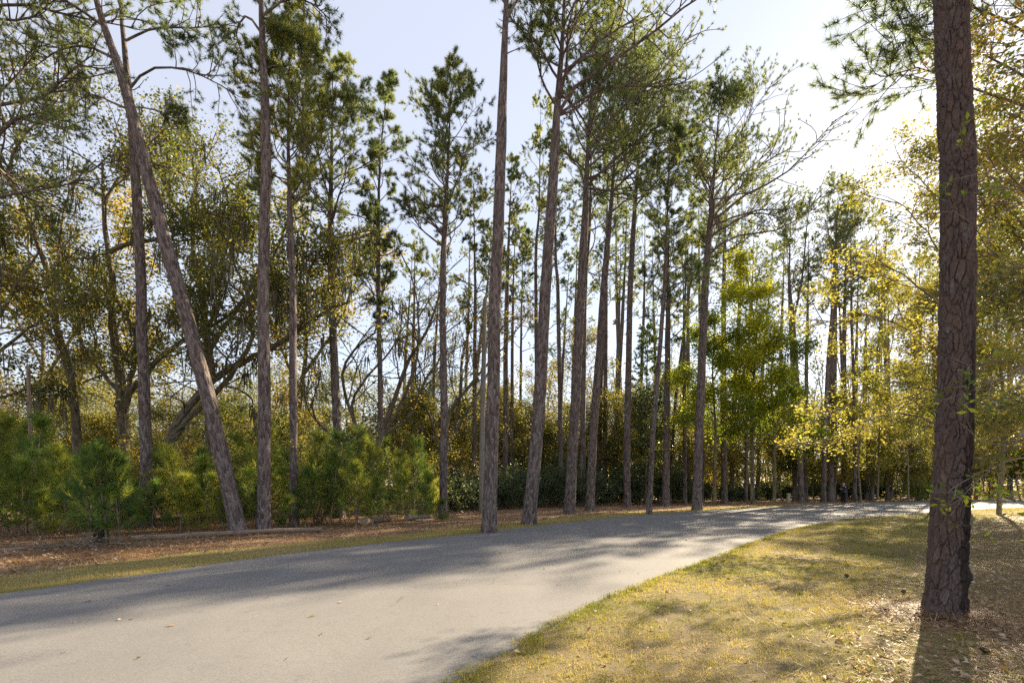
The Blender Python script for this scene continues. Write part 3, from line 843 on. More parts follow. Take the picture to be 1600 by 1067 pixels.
rg = np.random.default_rng(404)
DEEP = 'slim pines scattered deep in the woods'
for q in range(40):
    px = 620 + 860 * (q + rg.random()) / 40
    Yq = 44 + 18 * rg.random()
    tp = np.interp(px, [620, 900, 1100, 1300, 1480], [350, 300, 260, 300, 330]) + 110 * rg.random()
    ln = rg.normal() * 12 + 8
    pine('slim pine among many alike deep in the woods, mostly behind nearer trunks', [(px, 785), (px + ln * 0.3, 600), (px + ln * 0.8, 450), (px + ln, tp)], Yq, 5 + 3.0 * rg.random(), tp + 150 + 60 * rg.random(), 2.0 + rg.random(), n_limb=15,
         seed=500 + q, tint=0.35 + 0.3 * rg.random(), far=True, K=16, wd=0.03, stubs=5, detail=0.7, group=DEEP)


# ------------------------------------------------------------------ the big foreground pine with plated bark
def bark_relief(th, z, rng, cells=15, ch=0.19):
    """relief (metres) of bark plates on the unrolled trunk: th in 0..1 round, z in metres"""
    rows = int(9.0 / ch) + 3
    jx, jy = rng.random((rows, cells)) * 1.3 - 0.15, rng.random((rows, cells)) * 1.3 - 0.15
    tilt = rng.normal(size=(rows, cells, 2))
    lift = rng.random((rows, cells))
    wob = 0.9 * (vnoise(th * 14, z * 4, 1.0, 91) - 0.5) + 0.22 * (vnoise(th * 80, z * 26, 1.0, 92) - 0.5)
    u, v = th * cells + wob, (z + 0.5) / ch + wob
    iu, iv = np.floor(u).astype(int), np.floor(v).astype(int)
    d1 = np.full(u.shape, 9.0); d2 = np.full(u.shape, 9.0)
    c1 = np.zeros(u.shape)
    for a in (-1, 0, 1):
        for b in (-1, 0, 1):
            r, c = np.clip(iv + b, 0, rows - 1), (iu + a) % cells
            du = iu + a + 0.15 + 0.7 * jx[r, c] - u
            dv = (iv + b + 0.1 + 0.8 * jy[r, c] - v) * 1.0
            d = np.sqrt(du * du + dv * dv * 0.7)
            hgt = 0.5 + 0.5 * lift[r, c] + 0.35 * (tilt[r, c, 0] * du + tilt[r, c, 1] * dv)
            closer = d < d1
            d2 = np.where(closer, d1, np.minimum(d2, d))
            c1 = np.where(closer, hgt, c1)
            d1 = np.where(closer, d, d1)
    e = np.clip((d2 - d1 - 0.03) / 0.17, 0, 1)
    e = e * e * (3 - 2 * e)
    fine = (vnoise(th * 150, z * 45, 1.0, 93) - 0.5) * 0.45 + (vnoise(th * 320, z * 110, 1.0, 94) - 0.5) * 0.3
    flakes = np.floor(c1 * 3 + 2 * vnoise(th * 42, z * 12, 1.0, 95)) / 4.0
    return e * (0.55 * c1 + 0.5 * flakes + 0.25) + fine * e


def big_pine():
    rng = np.random.default_rng(77)
    Y = 6.07
    line = trunk_line([(1476, 966), (1484, 800), (1490, 700), (1496, 450), (1496, 220), (1486, 0)], Y, 24.0, 60, None)
    z = line[:, 2]
    foot = (float(line[0, 0]), float(line[0, 1]), 0.0)
    root = thing('pine_tree', foot, 'massive foreground pine with deep plated bark, standing on the lawn at the right', 'tree', None)
    zk = [-0.15, 0.0, 0.08, 0.25, 0.6, 1.3, 2.0, 4.0, 6.0, 7.5, 12, 18, 24]
    rk = [0.40, 0.335, 0.29, 0.259, 0.240, 0.231, 0.221, 0.203, 0.194, 0.190, 0.16, 0.10, 0.03]
    rk = [q * 0.77 for q in rk]
    mb = MB()
    k, zz = 300, np.linspace(-0.12, 7.7, 1150)
    cx, cy = np.interp(zz, z, line[:, 0]), np.interp(zz, z, line[:, 1])
    cx = np.convolve(np.pad(cx, 40, mode='reflect', reflect_type='odd'), np.ones(81) / 81, mode='valid')
    th = np.arange(k) / k
    TH, ZZ = np.meshgrid(th, zz)
    rel = bark_relief(TH, ZZ, rng)
    r = np.interp(zz, zk, rk)[:, None] * (1 + 0.035 * np.sin(TH * 2 * np.pi * 2 + ZZ * 0.35) + 0.06 * np.exp(-np.clip(ZZ, 0, None) / 0.3) * np.cos(TH * 2 * np.pi * 5 + 1))
    r = r - 0.013 + 0.030 * rel / 1.3
    knob = np.exp(-(((TH - 0.88) * 9) ** 2 + ((ZZ - 0.52) / 0.09) ** 2))           # a burl low on the right flank
    r = r + 0.035 * knob
    v = np.stack([cx[:, None] + r * np.cos(TH * 2 * np.pi), cy[:, None] + r * np.sin(TH * 2 * np.pi), ZZ], axis=2).reshape(-1, 3)
    i = np.arange(len(zz) - 1)[:, None] * k
    j = np.arange(k)[None]
    f = np.stack([i + j, i + (j + 1) % k, i + k + (j + 1) % k, i + k + j], axis=2).reshape(-1, 4)
    buv = np.stack([0.25 * np.cos(TH * 2 * np.pi), 0.25 * np.sin(TH * 2 * np.pi), ZZ], axis=2).reshape(-1, 3)
    dark_bark = np.clip((0.11 + 0.06 * (vnoise(TH * 40, ZZ * 5, 1.0, 96) - 0.5) - np.abs((TH - 0.845 + 0.5) % 1.0 - 0.5)) * 40, 0, 1) * np.clip((3.9 - ZZ + 1.5 * (vnoise(TH * 30, ZZ * 3, 1.0, 97) - 0.5)) * 0.7, 0, 1)
    mb.add(v, f, dark_bark.ravel(), buv)          # tint carries a ragged darker band up the lower right flank
    up = np.array([(x, y, w) for x, y, w in zip(np.interp(np.linspace(7.6, 24, 26), z, line[:, 0]), np.interp(np.linspace(7.6, 24, 26), z, line[:, 1]), np.linspace(7.6, 24, 26))])
    up[0, 0] = cx[-12]
    tubes(mb, up[None], np.interp(up[:, 2], zk, rk)[None], 24, tint=0.0)
    mn = MB()
    pine_crown(mb, mn, up, np.interp(up[:, 2], zk, rk), 0.35, 3.2, 22, rng, (0.1, 0, 0.05), 0.45)
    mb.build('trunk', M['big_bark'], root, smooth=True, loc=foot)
    mn.build('crown', M['needle'], root, loc=foot)


big_pine()


# ------------------------------------------------------------------ broadleaved trees
def broadleaf(name, label, cat, group, limbs, bark, leafm, rng, lv=((7, 0.25, 1.0, 30, 70, 0.42), (5, 0.25, 1.0, 25, 60, 0.45), (4, 0.3, 1.0, 25, 60, 0.5)),
              wob=0.17, up=0.03, leaf=0.11, per=6, sig=0.22, tint=0.45, tjit=0.15, flat=0.4, sprays=0.0, minlen=0.25, maxlen=3.2, moss=0, keep=1.0, zlow=None, clump=False, limb_gain=1.0, leaf_aspect=0.55, parts_extra=None, droop=0.0, limbsides=9):
    """limbs: list of (world points, r0, r1); lv: branching levels (count, t0, t1, angle0, angle1, length ratio)"""
    foot = (float(limbs[0][0][0][0]), float(limbs[0][0][0][1]), 0.0)
    root = thing(name, foot, label, cat, group)
    mw, ml = MB(), MB()
    m = 16
    P = np.stack([resample(l[0], m) for l in limbs])
    jit = np.cumsum(rng.normal(size=P.shape) * 0.03, axis=1)
    jit -= np.linspace(0, 1, m)[None, :, None] * jit[:, -1:]
    P = P + jit
    for q in range(1, len(P)):                                              # every limb starts on the wood it grows from
        o_ = P[:q].reshape(-1, 3)
        near = o_[np.argmin(np.linalg.norm(o_ - P[q, 0], axis=1))]
        P[q] += (near - P[q, 0]) * np.linspace(1, 0, m)[:, None] ** 1.5
    sc = 1 / math.sqrt(1 + (foot[0] / foot[1]) ** 2)
    R = np.stack([np.linspace(l[1], l[2], m) for l in limbs]) * sc * limb_gain
    tubes(mw, P, R, limbsides)
    Ln = np.linalg.norm(np.diff(P, axis=1), axis=2).sum(axis=1)
    lastP, lastR, lastL = P, R, Ln
    tips = []
    for q, (k, t0, t1, a0, a1, ratio) in enumerate(lv):
        p, d, par, tt = spawn(lastP, k, t0, t1, a0, a1, rng, flat=sprays)
        L2 = np.clip(lastL[par] * ratio * (1.15 - 0.6 * tt) * (0.6 + 0.8 * rng.random(len(par))), minlen, maxlen)
        mm = 7 if q == 0 else 5 if q == 1 else 4
        if keep < 1 and q == len(lv) - 1:
            s = rng.random(len(p)) < keep
            p, d, par, L2 = p[s], d[s], par[s], L2[s]
        Pn = grow(p, d, L2, mm, wob, up, rng)
        r0 = np.clip(np.minimum(lastR[par, -1] * 1.0 + 0.3 * (lastR[par, 0] - lastR[par, -1]), 0.012 * L2 + 0.006), 0.004, 0.12)
        Rn = r0[:, None] * np.linspace(1, 0.4, mm)[None]
        tubes(mw, Pn, Rn, 6 if q == 0 else 4 if q == 1 else 3)
        lastP, lastR, lastL = Pn, Rn, L2
        if q >= len(lv) - 2:
            tips.append(Pn[:, mm // 2:].reshape(-1, 3) if q == len(lv) - 1 else Pn[:, -2:].reshape(-1, 3))
    tips = np.concatenate(tips)
    if zlow:
        tips = tips[rng.random(len(tips)) < np.clip((tips[:, 2] - zlow[0]) / (zlow[1] - zlow[0]), 0.22, 1)]
    cl = vnoise(tips[:, 0] * 1.0 + tips[:, 1] * 0.7, tips[:, 2], 1.1, 11 + int(rng.integers(50)))
    if clump:
        cn = vnoise(tips[:, 0] + 0.6 * tips[:, 1] + 50, tips[:, 2] * 1.6 + 50, 1.0, 71)
        kk = rng.random(len(tips)) < np.clip((cn - 0.25) * 2.6, 0.18, 1)
        tips, cl = tips[kk], cl[kk]
    c = np.repeat(tips, per, axis=0)
    off = rng.normal(size=c.shape) * sig
    off[:, 2] *= (1 - 0.5 * sprays)
    tn = np.repeat(tint + (cl - 0.5) * (0.3 if clump else 0.5), per)
    leaves(ml, c + off, leaf, rng, tn, tjit, leaf_aspect, flat, droop=droop, fold=0.25)
    mw.build('trunk', bark, root, smooth=True, loc=foot)
    ml.build('crown', leafm, root, loc=foot)
    if moss:
        mm_ = MB()
        s = rng.integers(0, len(tips), moss)
        st = tips[s]
        for a in range(7):
            p0 = st + rng.normal(size=st.shape) * 0.12
            ll = 0.35 + 1.0 * rng.random(len(st))
            Pm = grow(p0, np.tile([[0, 0, -1.0]], (len(st), 1)), ll, 5, 0.10, -0.25, rng)
            tubes(mm_, Pm, np.broadcast_to(np.array([0.022, 0.028, 0.024, 0.016, 0.004]), (len(st), 5)), 3, tint=rng.random(len(st)))
        tag(mm_.build('spanish_moss', M['moss'], root, loc=foot), kind='stuff')
    return root


def pxl(Y0, Y1, pts):
    n = len(pts)
    return np.array([W(px, py, Y0 + (Y1 - Y0) * i / (n - 1)) for i, (px, py) in enumerate(pts)])


OAKS = 'live oaks in the woods on the left'
rg = np.random.default_rng(301)
LV = ((11, 0.22, 1.0, 30, 75, 0.45), (6, 0.2, 1.0, 25, 60, 0.45), (4, 0.3, 1.0, 25, 60, 0.5))
broadleaf('live_oak', 'live oak with a long trunk bending left, left of the stout forked oak', 'tree', OAKS,
          [(pxl(24, 24, [(120, 800), (121, 637), (110, 575), (90, 513), (82, 454), (76, 425), (53, 357), (34, 312), (3, 262), (-30, 200)]), 0.24, 0.07),
           (pxl(24, 22, [(100, 560), (70, 520), (42, 490), (8, 450), (-40, 420)]), 0.11, 0.05),
           (pxl(24, 26, [(85, 470), (100, 420), (96, 370), (112, 300), (150, 250)]), 0.10, 0.03),
           (pxl(24, 21, [(55, 360), (30, 335), (0, 320), (-40, 330)]), 0.08, 0.03),
           (pxl(24, 25, [(20, 290), (40, 230), (80, 180), (110, 130)]), 0.08, 0.02)],
          M['oak_bark'], M['oak_leaf'], rg, LV, zlow=(3.5, 9), clump=True, limb_gain=1.15, leaf=0.145, per=8, sig=0.3, tint=0.52, tjit=0.12, moss=60)
broadleaf('live_oak', 'stout live oak forking low into several limbs, behind the straight pine near the left edge', 'tree', OAKS,
          [(pxl(25, 25, [(194, 800), (194, 687), (190, 600), (184, 552), (174, 496), (174, 425), (170, 397), (163, 326), (160, 250)]), 0.34, 0.06),
           (pxl(25, 24, [(194, 640), (206, 580), (214, 524), (196, 490), (180, 465)]), 0.17, 0.07),
           (pxl(25, 24, [(182, 400), (205, 385), (235, 380), (270, 375), (300, 350), (340, 330)]), 0.13, 0.03),
           (pxl(25, 23, [(200, 620), (225, 590), (253, 558), (298, 527), (340, 505), (392, 462)]), 0.17, 0.05),
           (pxl(25, 26, [(190, 600), (150, 560), (120, 520), (105, 470), (90, 400)]), 0.12, 0.04),
           (pxl(25, 27, [(165, 340), (190, 280), (230, 230), (260, 190)]), 0.09, 0.02)],
          M['oak_bark'], M['oak_leaf'], rg, LV, zlow=(3.5, 9), clump=True, limb_gain=1.15, leaf=0.145, per=8, sig=0.3, tint=0.5, tjit=0.12, moss=50)
broadleaf('live_oak', 'live oak leaning far right with moss-hung limbs crossing behind the thick thicket pine', 'tree', OAKS,
          [(pxl(23, 23, [(250, 790), (261, 710), (280, 656), (333, 595), (401, 555), (449, 530), (505, 488), (550, 470)]), 0.26, 0.06),
           (pxl(23, 22, [(285, 690), (310, 650), (361, 597), (385, 560), (400, 520), (380, 440), (350, 390)]), 0.15, 0.05),
           (pxl(23, 21, [(440, 535), (470, 500), (480, 440), (500, 390)]), 0.10, 0.03),
           (pxl(23, 25, [(340, 590), (330, 520), (345, 450), (320, 370), (300, 300)]), 0.12, 0.04)],
          M['oak_bark'], M['oak_leaf'], rg, LV, zlow=(3.5, 9), clump=True, limb_gain=1.15, leaf=0.145, per=8, sig=0.3, tint=0.52, tjit=0.12, moss=90)
broadleaf('live_oak', 'dark leafy oak filling the sky between leaning pine and thick thicket pine', 'tree', OAKS,
          [(pxl(29, 29, [(330, 790), (325, 640), (318, 480), (300, 380), (305, 280), (290, 200)]), 0.26, 0.05),
           (pxl(29, 28, [(318, 470), (350, 400), (360, 330), (340, 260)]), 0.14, 0.04),
           (pxl(29, 30, [(302, 370), (260, 310), (240, 240), (220, 190)]), 0.12, 0.04),
           (pxl(29, 27, [(322, 560), (380, 470), (430, 400), (450, 340)]), 0.14, 0.04)],
          M['oak_bark'], M['oak_leaf'], rg, LV, zlow=(3.5, 9), clump=True, limb_gain=1.2, leaf=0.165, per=9, sig=0.3, tint=0.47, tjit=0.11, moss=30)
broadleaf('live_oak', 'oak reaching in from the left edge with limbs crossing the short grey snag', 'tree', OAKS,
          [(pxl(21, 21, [(-70, 800), (-60, 650), (-40, 560), (0, 490), (30, 440), (60, 395)]), 0.24, 0.05),
           (pxl(21, 20, [(-40, 570), (10, 540), (60, 500), (100, 470)]), 0.10, 0.03),
           (pxl(21, 22, [(-55, 630), (0, 625), (45, 610), (95, 600)]), 0.09, 0.03),
           (pxl(21, 23, [(-50, 600), (-40, 450), (-20, 350), (20, 260)]), 0.16, 0.04)],
          M['oak_bark'], M['oak_leaf'], rg, LV, zlow=(3.5, 9), clump=True, limb_gain=1.2, leaf=0.135, per=8, sig=0.22, tint=0.55, moss=40)
broadleaf('live_oak', 'far live oak spread behind the stout forked oak, sunlit yellow at its edges', 'tree', OAKS,
          [(pxl(38, 38, [(60, 785), (62, 640), (70, 520), (50, 420), (40, 330)]), 0.3, 0.06),
           (pxl(38, 36, [(65, 600), (130, 500), (170, 420), (200, 330)]), 0.18, 0.05),
           (pxl(38, 39, [(66, 560), (10, 470), (-40, 400)]), 0.16, 0.05),
           (pxl(38, 38, [(64, 640), (140, 600), (200, 570), (260, 520)]), 0.16, 0.05)],
          M['oak_bark'], M['oak_leaf'], rg, LV, zlow=(3.5, 10), leaf=0.22, per=8, sig=0.36, tint=0.66)
broadleaf('live_oak', 'far oak with a yellowed crown behind the slim bright-crowned pine', 'tree', OAKS,
          [(pxl(38, 38, [(470, 785), (468, 640), (480, 540), (470, 440), (480, 360)]), 0.26, 0.05),
           (pxl(38, 36, [(470, 600), (430, 520), (400, 440)]), 0.15, 0.05),
           (pxl(38, 39, [(474, 580), (530, 500), (560, 430), (590, 400)]), 0.15, 0.04)],
          M['oak_bark'], M['oak_leaf'], rg, LV, zlow=(3.5, 10), leaf=0.21, per=7, sig=0.36, tint=0.66)
LVS = ((7, 0.25, 1.0, 20, 50, 0.5), (5, 0.25, 1.0, 20, 50, 0.5), (3, 0.3, 1.0, 25, 55, 0.5))
broadleaf('bare_oak', 'half-bare oak with many twisted grey limbs fanning right, behind the very slender pine', 'tree', 'half-bare oaks in the middle of the woods',
          [(pxl(30, 30, [(575, 790), (585, 710), (603, 660), (637, 566), (666, 517), (690, 450)]), 0.22, 0.05),
           (pxl(30, 29, [(590, 700), (617, 653), (642, 595), (655, 540), (650, 470), (640, 420)]), 0.12, 0.03),
           (pxl(30, 31, [(600, 690), (642, 656), (666, 595), (688, 558), (700, 500)]), 0.12, 0.03),
           (pxl(30, 31, [(580, 720), (547, 640), (569, 595), (588, 573), (620, 530), (630, 480)]), 0.12, 0.03),
           (pxl(30, 30, [(580, 720), (550, 650), (535, 583), (559, 541), (588, 515), (600, 440)]), 0.13, 0.03),
           (pxl(30, 28, [(583, 715), (560, 690), (520, 680), (490, 640), (500, 590)]), 0.10, 0.03)],
          M['oak_bark'], M['oak_leaf'], rg, LVS, leaf=0.13, per=2, sig=0.2, tint=0.72, keep=0.7, moss=30)
broadleaf('bare_oak', 'half-bare twisted oak leaning right toward the white dead trunk', 'tree', 'half-bare oaks in the middle of the woods',
          [(pxl(33, 33, [(690, 790), (690, 710), (703, 640), (727, 610), (744, 588), (790, 540)]), 0.2, 0.04),
           (pxl(33, 32, [(692, 720), (722, 656), (747, 615), (770, 560), (775, 500)]), 0.12, 0.03),
           (pxl(33, 34, [(690, 720), (670, 650), (650, 600), (655, 540)]), 0.12, 0.03),
           (pxl(33, 34, [(693, 700), (715, 630), (720, 560), (740, 490)]), 0.12, 0.03)],
          M['oak_bark'], M['oak_leaf'], rg, LVS, leaf=0.14, per=3, sig=0.24, tint=0.72, keep=0.8, moss=20)

LIME = 'lime-leaved trees by the bend of the road'
LVT = ((6, 0.3, 1.0, 40, 75, 0.33), (6, 0.2, 1.0, 30, 60, 0.5), (4, 0.3, 1.0, 25, 60, 0.5))
for lab, pts, tnt, tr in (('tree with a bright lime-yellow top among the pines at the road bend', [(1176, 787), (1174, 660), (1180, 540), (1172, 470), (1165, 415)], 0.95, 0.17),
                          ('multi-stemmed green tree with an ivy-clad dark trunk left of the bright lime top', [(1118, 786), (1118, 680), (1112, 580), (1118, 500)], 0.6, 0.13),
                          ('green-leaved tree drooping over the straw right of the bright lime top', [(1212, 784), (1212, 680), (1205, 600), (1212, 530)], 0.55, 0.14)):
    p = pxl(37, 37, pts)
    ex = [(p, tr, 0.03)]
    for q in range(13):
        a, t = q * 2.4 + rg.random(), 0.34 + 0.64 * q / 13
        b = p[0] + (p[-1] - p[0]) * t
        rr = (3.0 - 1.4 * (q / 13)) * (0.6 + 0.7 * rg.random())
        ex.append((np.array([b, b + np.array([np.cos(a) * rr * 0.5, np.sin(a) * rr * 0.5, 0.6]), b + np.array([np.cos(a) * rr, np.sin(a) * rr, 0.9])]), tr * 0.4, 0.015))
    broadleaf('broadleaf_tree', lab, 'tree', LIME, ex, M['oak_bark'], M['lime_leaf'], rg, LVT, leaf=0.16, per=5 if tnt > 0.9 else 4, sig=0.34, tint=tnt, tjit=0.2, sprays=0.35, up=0.02, maxlen=2.6)

GOLD = 'golden-leaved trees around the big foreground pine'
broadleaf('golden_tree', 'golden-leaved tree with long airy sprays reaching left from behind the big foreground pine', 'tree', GOLD,
          [(pxl(15, 15, [(1506, 842), (1500, 700), (1502, 560), (1496, 430), (1490, 300), (1470, 230)]), 0.12, 0.03),
           (pxl(15, 14, [(1500, 590), (1430, 520), (1340, 490), (1262, 512)]), 0.045, 0.012),
           (pxl(15, 15, [(1500, 640), (1430, 600), (1370, 600), (1290, 655)]), 0.04, 0.01),
           (pxl(15, 14.5, [(1500, 700), (1420, 660), (1340, 668), (1262, 700)]), 0.04, 0.01),
           (pxl(15, 15, [(1498, 500), (1430, 440), (1370, 410), (1310, 430)]), 0.04, 0.01),
           (pxl(15, 16, [(1495, 420), (1440, 350), (1390, 310), (1350, 300)]), 0.035, 0.008),
           (pxl(15, 16, [(1494, 360), (1460, 300), (1420, 260), (1395, 215)]), 0.03, 0.008),
           (pxl(15, 16, [(1497, 480), (1540, 440), (1600, 420), (1660, 440)]), 0.04, 0.01),
           (pxl(15, 16, [(1500, 610), (1560, 570), (1620, 570)]), 0.04, 0.01)],
          M['thin_bark'], M['gold_leaf'], rg, ((9, 0.15, 1.0, 25, 60, 0.36), (5, 0.2, 1.0, 25, 60, 0.5), (3, 0.3, 1.0, 25, 60, 0.5)), leaf=0.085, per=5, sig=0.12, tint=0.5, sprays=0.7, up=0.0, maxlen=1.2, wob=0.11, flat=0.6, keep=0.8)
for lab, pts in (('small golden tree leafing low over the shrubs above the person in black', [(1345, 784), (1340, 710), (1345, 640), (1350, 590)]),
                 ('small golden tree between the person in black and the big foreground pine', [(1420, 782), (1418, 700), (1412, 640), (1420, 590)]),
                 ('taller golden-brown tree behind the slim pine right of the person in black', [(1372, 780), (1375, 640), (1380, 500), (1376, 420)])):
    p = pxl(47, 47, pts)
    ex = [(p, 0.11, 0.03)]
    for q in range(8):
        a, t = q * 2.4 + rg.random(), 0.3 + 0.65 * q / 8
        b = p[0] + (p[-1] - p[0]) * t
        rr = 3.2 - 1.2 * (q / 8)
        ex.append((np.array([b, b + np.array([np.cos(a) * rr * 0.5, np.sin(a) * rr * 0.5, 0.5]), b + np.array([np.cos(a) * rr, np.sin(a) * rr, 0.6])]), 0.05, 0.012))
    broadleaf('golden_tree', lab, 'tree', GOLD, ex, M['thin_bark'], M['gold_leaf'], rg, LVT, leaf=0.15, per=5, sig=0.35, tint=0.4, sprays=0.5, up=0.0, maxlen=1.8)

UND = ((7, 0.2, 1.0, 30, 70, 0.45), (5, 0.2, 1.0, 30, 60, 0.5), (3, 0.3, 1.0, 25, 60, 0.5))
for cnt, x0, x1, y0, y1, h0, h1, mats_, lab, grp in (
        (13, -30, 700, 33, 46, 4.5, 8.5, ('oak_leaf', 'olive_leaf', 'olive_leaf'), 'small olive and yellow understory tree behind the oaks on the left', 'understory trees behind the oaks'),
        (16, 690, 1100, 42, 56, 5, 11, ('olive_leaf', 'olive_leaf', 'oak_leaf'), 'small olive understory tree among the slim pines in the middle', 'understory trees among the slim pines'),
        (18, 80, 1080, 48, 60, 10, 16, ('olive_leaf', 'oak_leaf', 'olive_leaf'), 'tall airy olive-leaved tree filling the gaps far behind the pines', 'airy trees far behind the pines'),
        (20, 1080, 1660, 49, 58, 6, 11, ('olive_leaf', 'gold_leaf', 'olive_leaf'), 'small olive and yellow understory tree deep behind the road bend', 'understory trees behind the road bend')):
    for q in range(cnt):
        px, Yq, h = x0 + (x1 - x0) * (q + rg.random()) / cnt, y0 + (y1 - y0) * rg.random(), h0 + (h1 - h0) * rg.random()
        f0 = np.array([(px - CX) / FPX * Yq, Yq, -0.1])
        p = np.stack([f0, f0 + [rg.normal() * 0.4, 0, h * 0.4], f0 + [rg.normal() * 0.8, 0, h * 0.75], f0 + [rg.normal(), rg.normal(), h]])
        ex = [(p, 0.05 + 0.006 * h, 0.02)]
        for r_ in range(9):
            a, t = r_ * 2.4 + rg.random(), 0.2 + 0.75 * r_ / 9
            b = f0 + (p[-1] - f0) * t
            rr = (0.30 - 0.14 * r_ / 9) * h * (0.7 + 0.6 * rg.random())
            ex.append((np.stack([b, b + [np.cos(a) * rr * 0.5, np.sin(a) * rr * 0.5, rr * 0.4], b + [np.cos(a) * rr, np.sin(a) * rr, rr * 0.7]]), 0.02 + 0.002 * h, 0.008))
        broadleaf('understory_tree', lab, 'tree', grp, ex, M['thin_bark'], M[mats_[q % 3]], rg, UND, leaf=0.17, per=4, sig=0.32, tint=0.35 + 0.3 * rg.random(), sprays=0.3, up=0.02, maxlen=2.0, limbsides=6, keep=0.8)

for lab, px, Yq, h in (('tall olive-gold tree just left of the big foreground trunk, far across the lawn', 1462, 33, 15.5), ('tall olive-gold tree mostly hidden by the big foreground trunk', 1512, 30, 17.0), ('tall olive-gold tree right of the big foreground trunk, behind the near branches', 1562, 27, 15.0)):
    f0 = np.array([(px - CX) / FPX * Yq, Yq, -0.1])
    p = np.stack([f0, f0 + [0.2, 0, h * 0.4], f0 + [-0.2, 0, h * 0.75], f0 + [0.3, 0.2, h]])
    ex = [(p, 0.17, 0.03)]
    for r_ in range(16):
        a, t = r_ * 2.4 + rg.random(), 0.28 + 0.70 * r_ / 16
        b = f0 + (p[-1] - f0) * t
        rr = (3.3 - 1.5 * r_ / 16) * (0.7 + 0.5 * rg.random())
        ex.append((np.stack([b, b + [np.cos(a) * rr * 0.5, np.sin(a) * rr * 0.5, rr * 0.25], b + [np.cos(a) * rr, np.sin(a) * rr, rr * 0.4]]), 0.05, 0.012))
    broadleaf('broadleaf_tree', lab, 'tree', 'olive-gold trees around the big foreground trunk', ex, M['thin_bark'], M['olive_leaf'], rg, UND, leaf=0.14, per=4, sig=0.3, tint=0.60, sprays=0.4, up=0.01, maxlen=2.2, limbsides=6)

RT = 'broadleaved trees at the right edge'
broadleaf('broadleaf_tree', 'near right-edge tree whose bare twigs and leaves cross the big pine trunk', 'tree', RT,
          [(np.array([[8.0, 6.6, -0.1], [8.0, 6.6, 2.5], [8.1, 6.6, 5.0], [8.2, 6.7, 8.5]]), 0.13, 0.04),
           (pxl(6.4, 4.9, [(1760, 700), (1660, 640), (1580, 690), (1500, 660)]), 0.02, 0.004),
           (pxl(6.4, 5.2, [(1760, 740), (1650, 715), (1560, 735), (1480, 770)]), 0.018, 0.004),
           (pxl(6.4, 5.1, [(1780, 620), (1660, 560), (1560, 600), (1490, 560)]), 0.02, 0.004),
           (pxl(6.5, 5.3, [(1780, 500), (1660, 430), (1570, 400), (1525, 350), (1490, 330)]), 0.02, 0.004),
           (pxl(6.5, 5.4, [(1780, 420), (1650, 330), (1570, 270), (1530, 200)]), 0.022, 0.005),
           (pxl(6.5, 5.4, [(1780, 300), (1680, 200), (1600, 110), (1530, 100)]), 0.022, 0.005),
           (pxl(6.5, 5.8, [(1780, 180), (1680, 80), (1600, 20), (1540, 10)]), 0.022, 0.005),
           (pxl(6.5, 5.2, [(1780, 800), (1680, 760), (1600, 770), (1540, 790)]), 0.016, 0.004)],
          M['thin_bark'], M['lime_leaf'], rg, ((5, 0.3, 1.0, 20, 50, 0.25), (3, 0.3, 1.0, 25, 55, 0.45), (2, 0.4, 1.0, 25, 55, 0.5)), leaf=0.075, per=1, sig=0.03, tint=0.42, tjit=0.3, sprays=0.5, up=-0.01, maxlen=0.8, minlen=0.1, wob=0.1, flat=0.4, leaf_aspect=0.42, droop=0.25, keep=0.75)
broadleaf('broadleaf_tree', 'bushy olive-green tree filling the right edge behind the near glossy twigs', 'tree', RT,
          [(np.array([[13.6, 10.8, -0.1], [13.4, 10.8, 3.0], [13.3, 10.8, 6.5], [13.0, 10.9, 11.0]]), 0.18, 0.05),
           (pxl(10.8, 10.2, [(1800, 640), (1700, 560), (1620, 560), (1545, 600)]), 0.05, 0.012),
           (pxl(10.8, 11.2, [(1800, 560), (1700, 460), (1610, 440), (1540, 470)]), 0.05, 0.012),
           (pxl(10.8, 10.2, [(1800, 450), (1690, 340), (1610, 320), (1545, 350)]), 0.05, 0.012),
           (pxl(10.8, 11.4, [(1795, 340), (1690, 220), (1610, 200), (1548, 230)]), 0.05, 0.012),
           (pxl(10.8, 10.4, [(1790, 200), (1690, 90), (1610, 60), (1540, 100)]), 0.05, 0.012),
           (pxl(10.8, 11.0, [(1790, 100), (1700, 0), (1610, -40), (1530, -20)]), 0.05, 0.012),
           (pxl(10.8, 10.6, [(1800, 720), (1700, 680), (1610, 690), (1540, 720)]), 0.04, 0.01)],
          M['thin_bark'], M['olive_leaf'], rg, ((9, 0.2, 1.0, 25, 60, 0.33), (6, 0.2, 1.0, 25, 60, 0.5), (3, 0.3, 1.0, 25, 60, 0.5)), leaf=0.10, per=3, sig=0.13, tint=0.55, tjit=0.25, sprays=0.5, up=0.0, maxlen=1.3, wob=0.12)
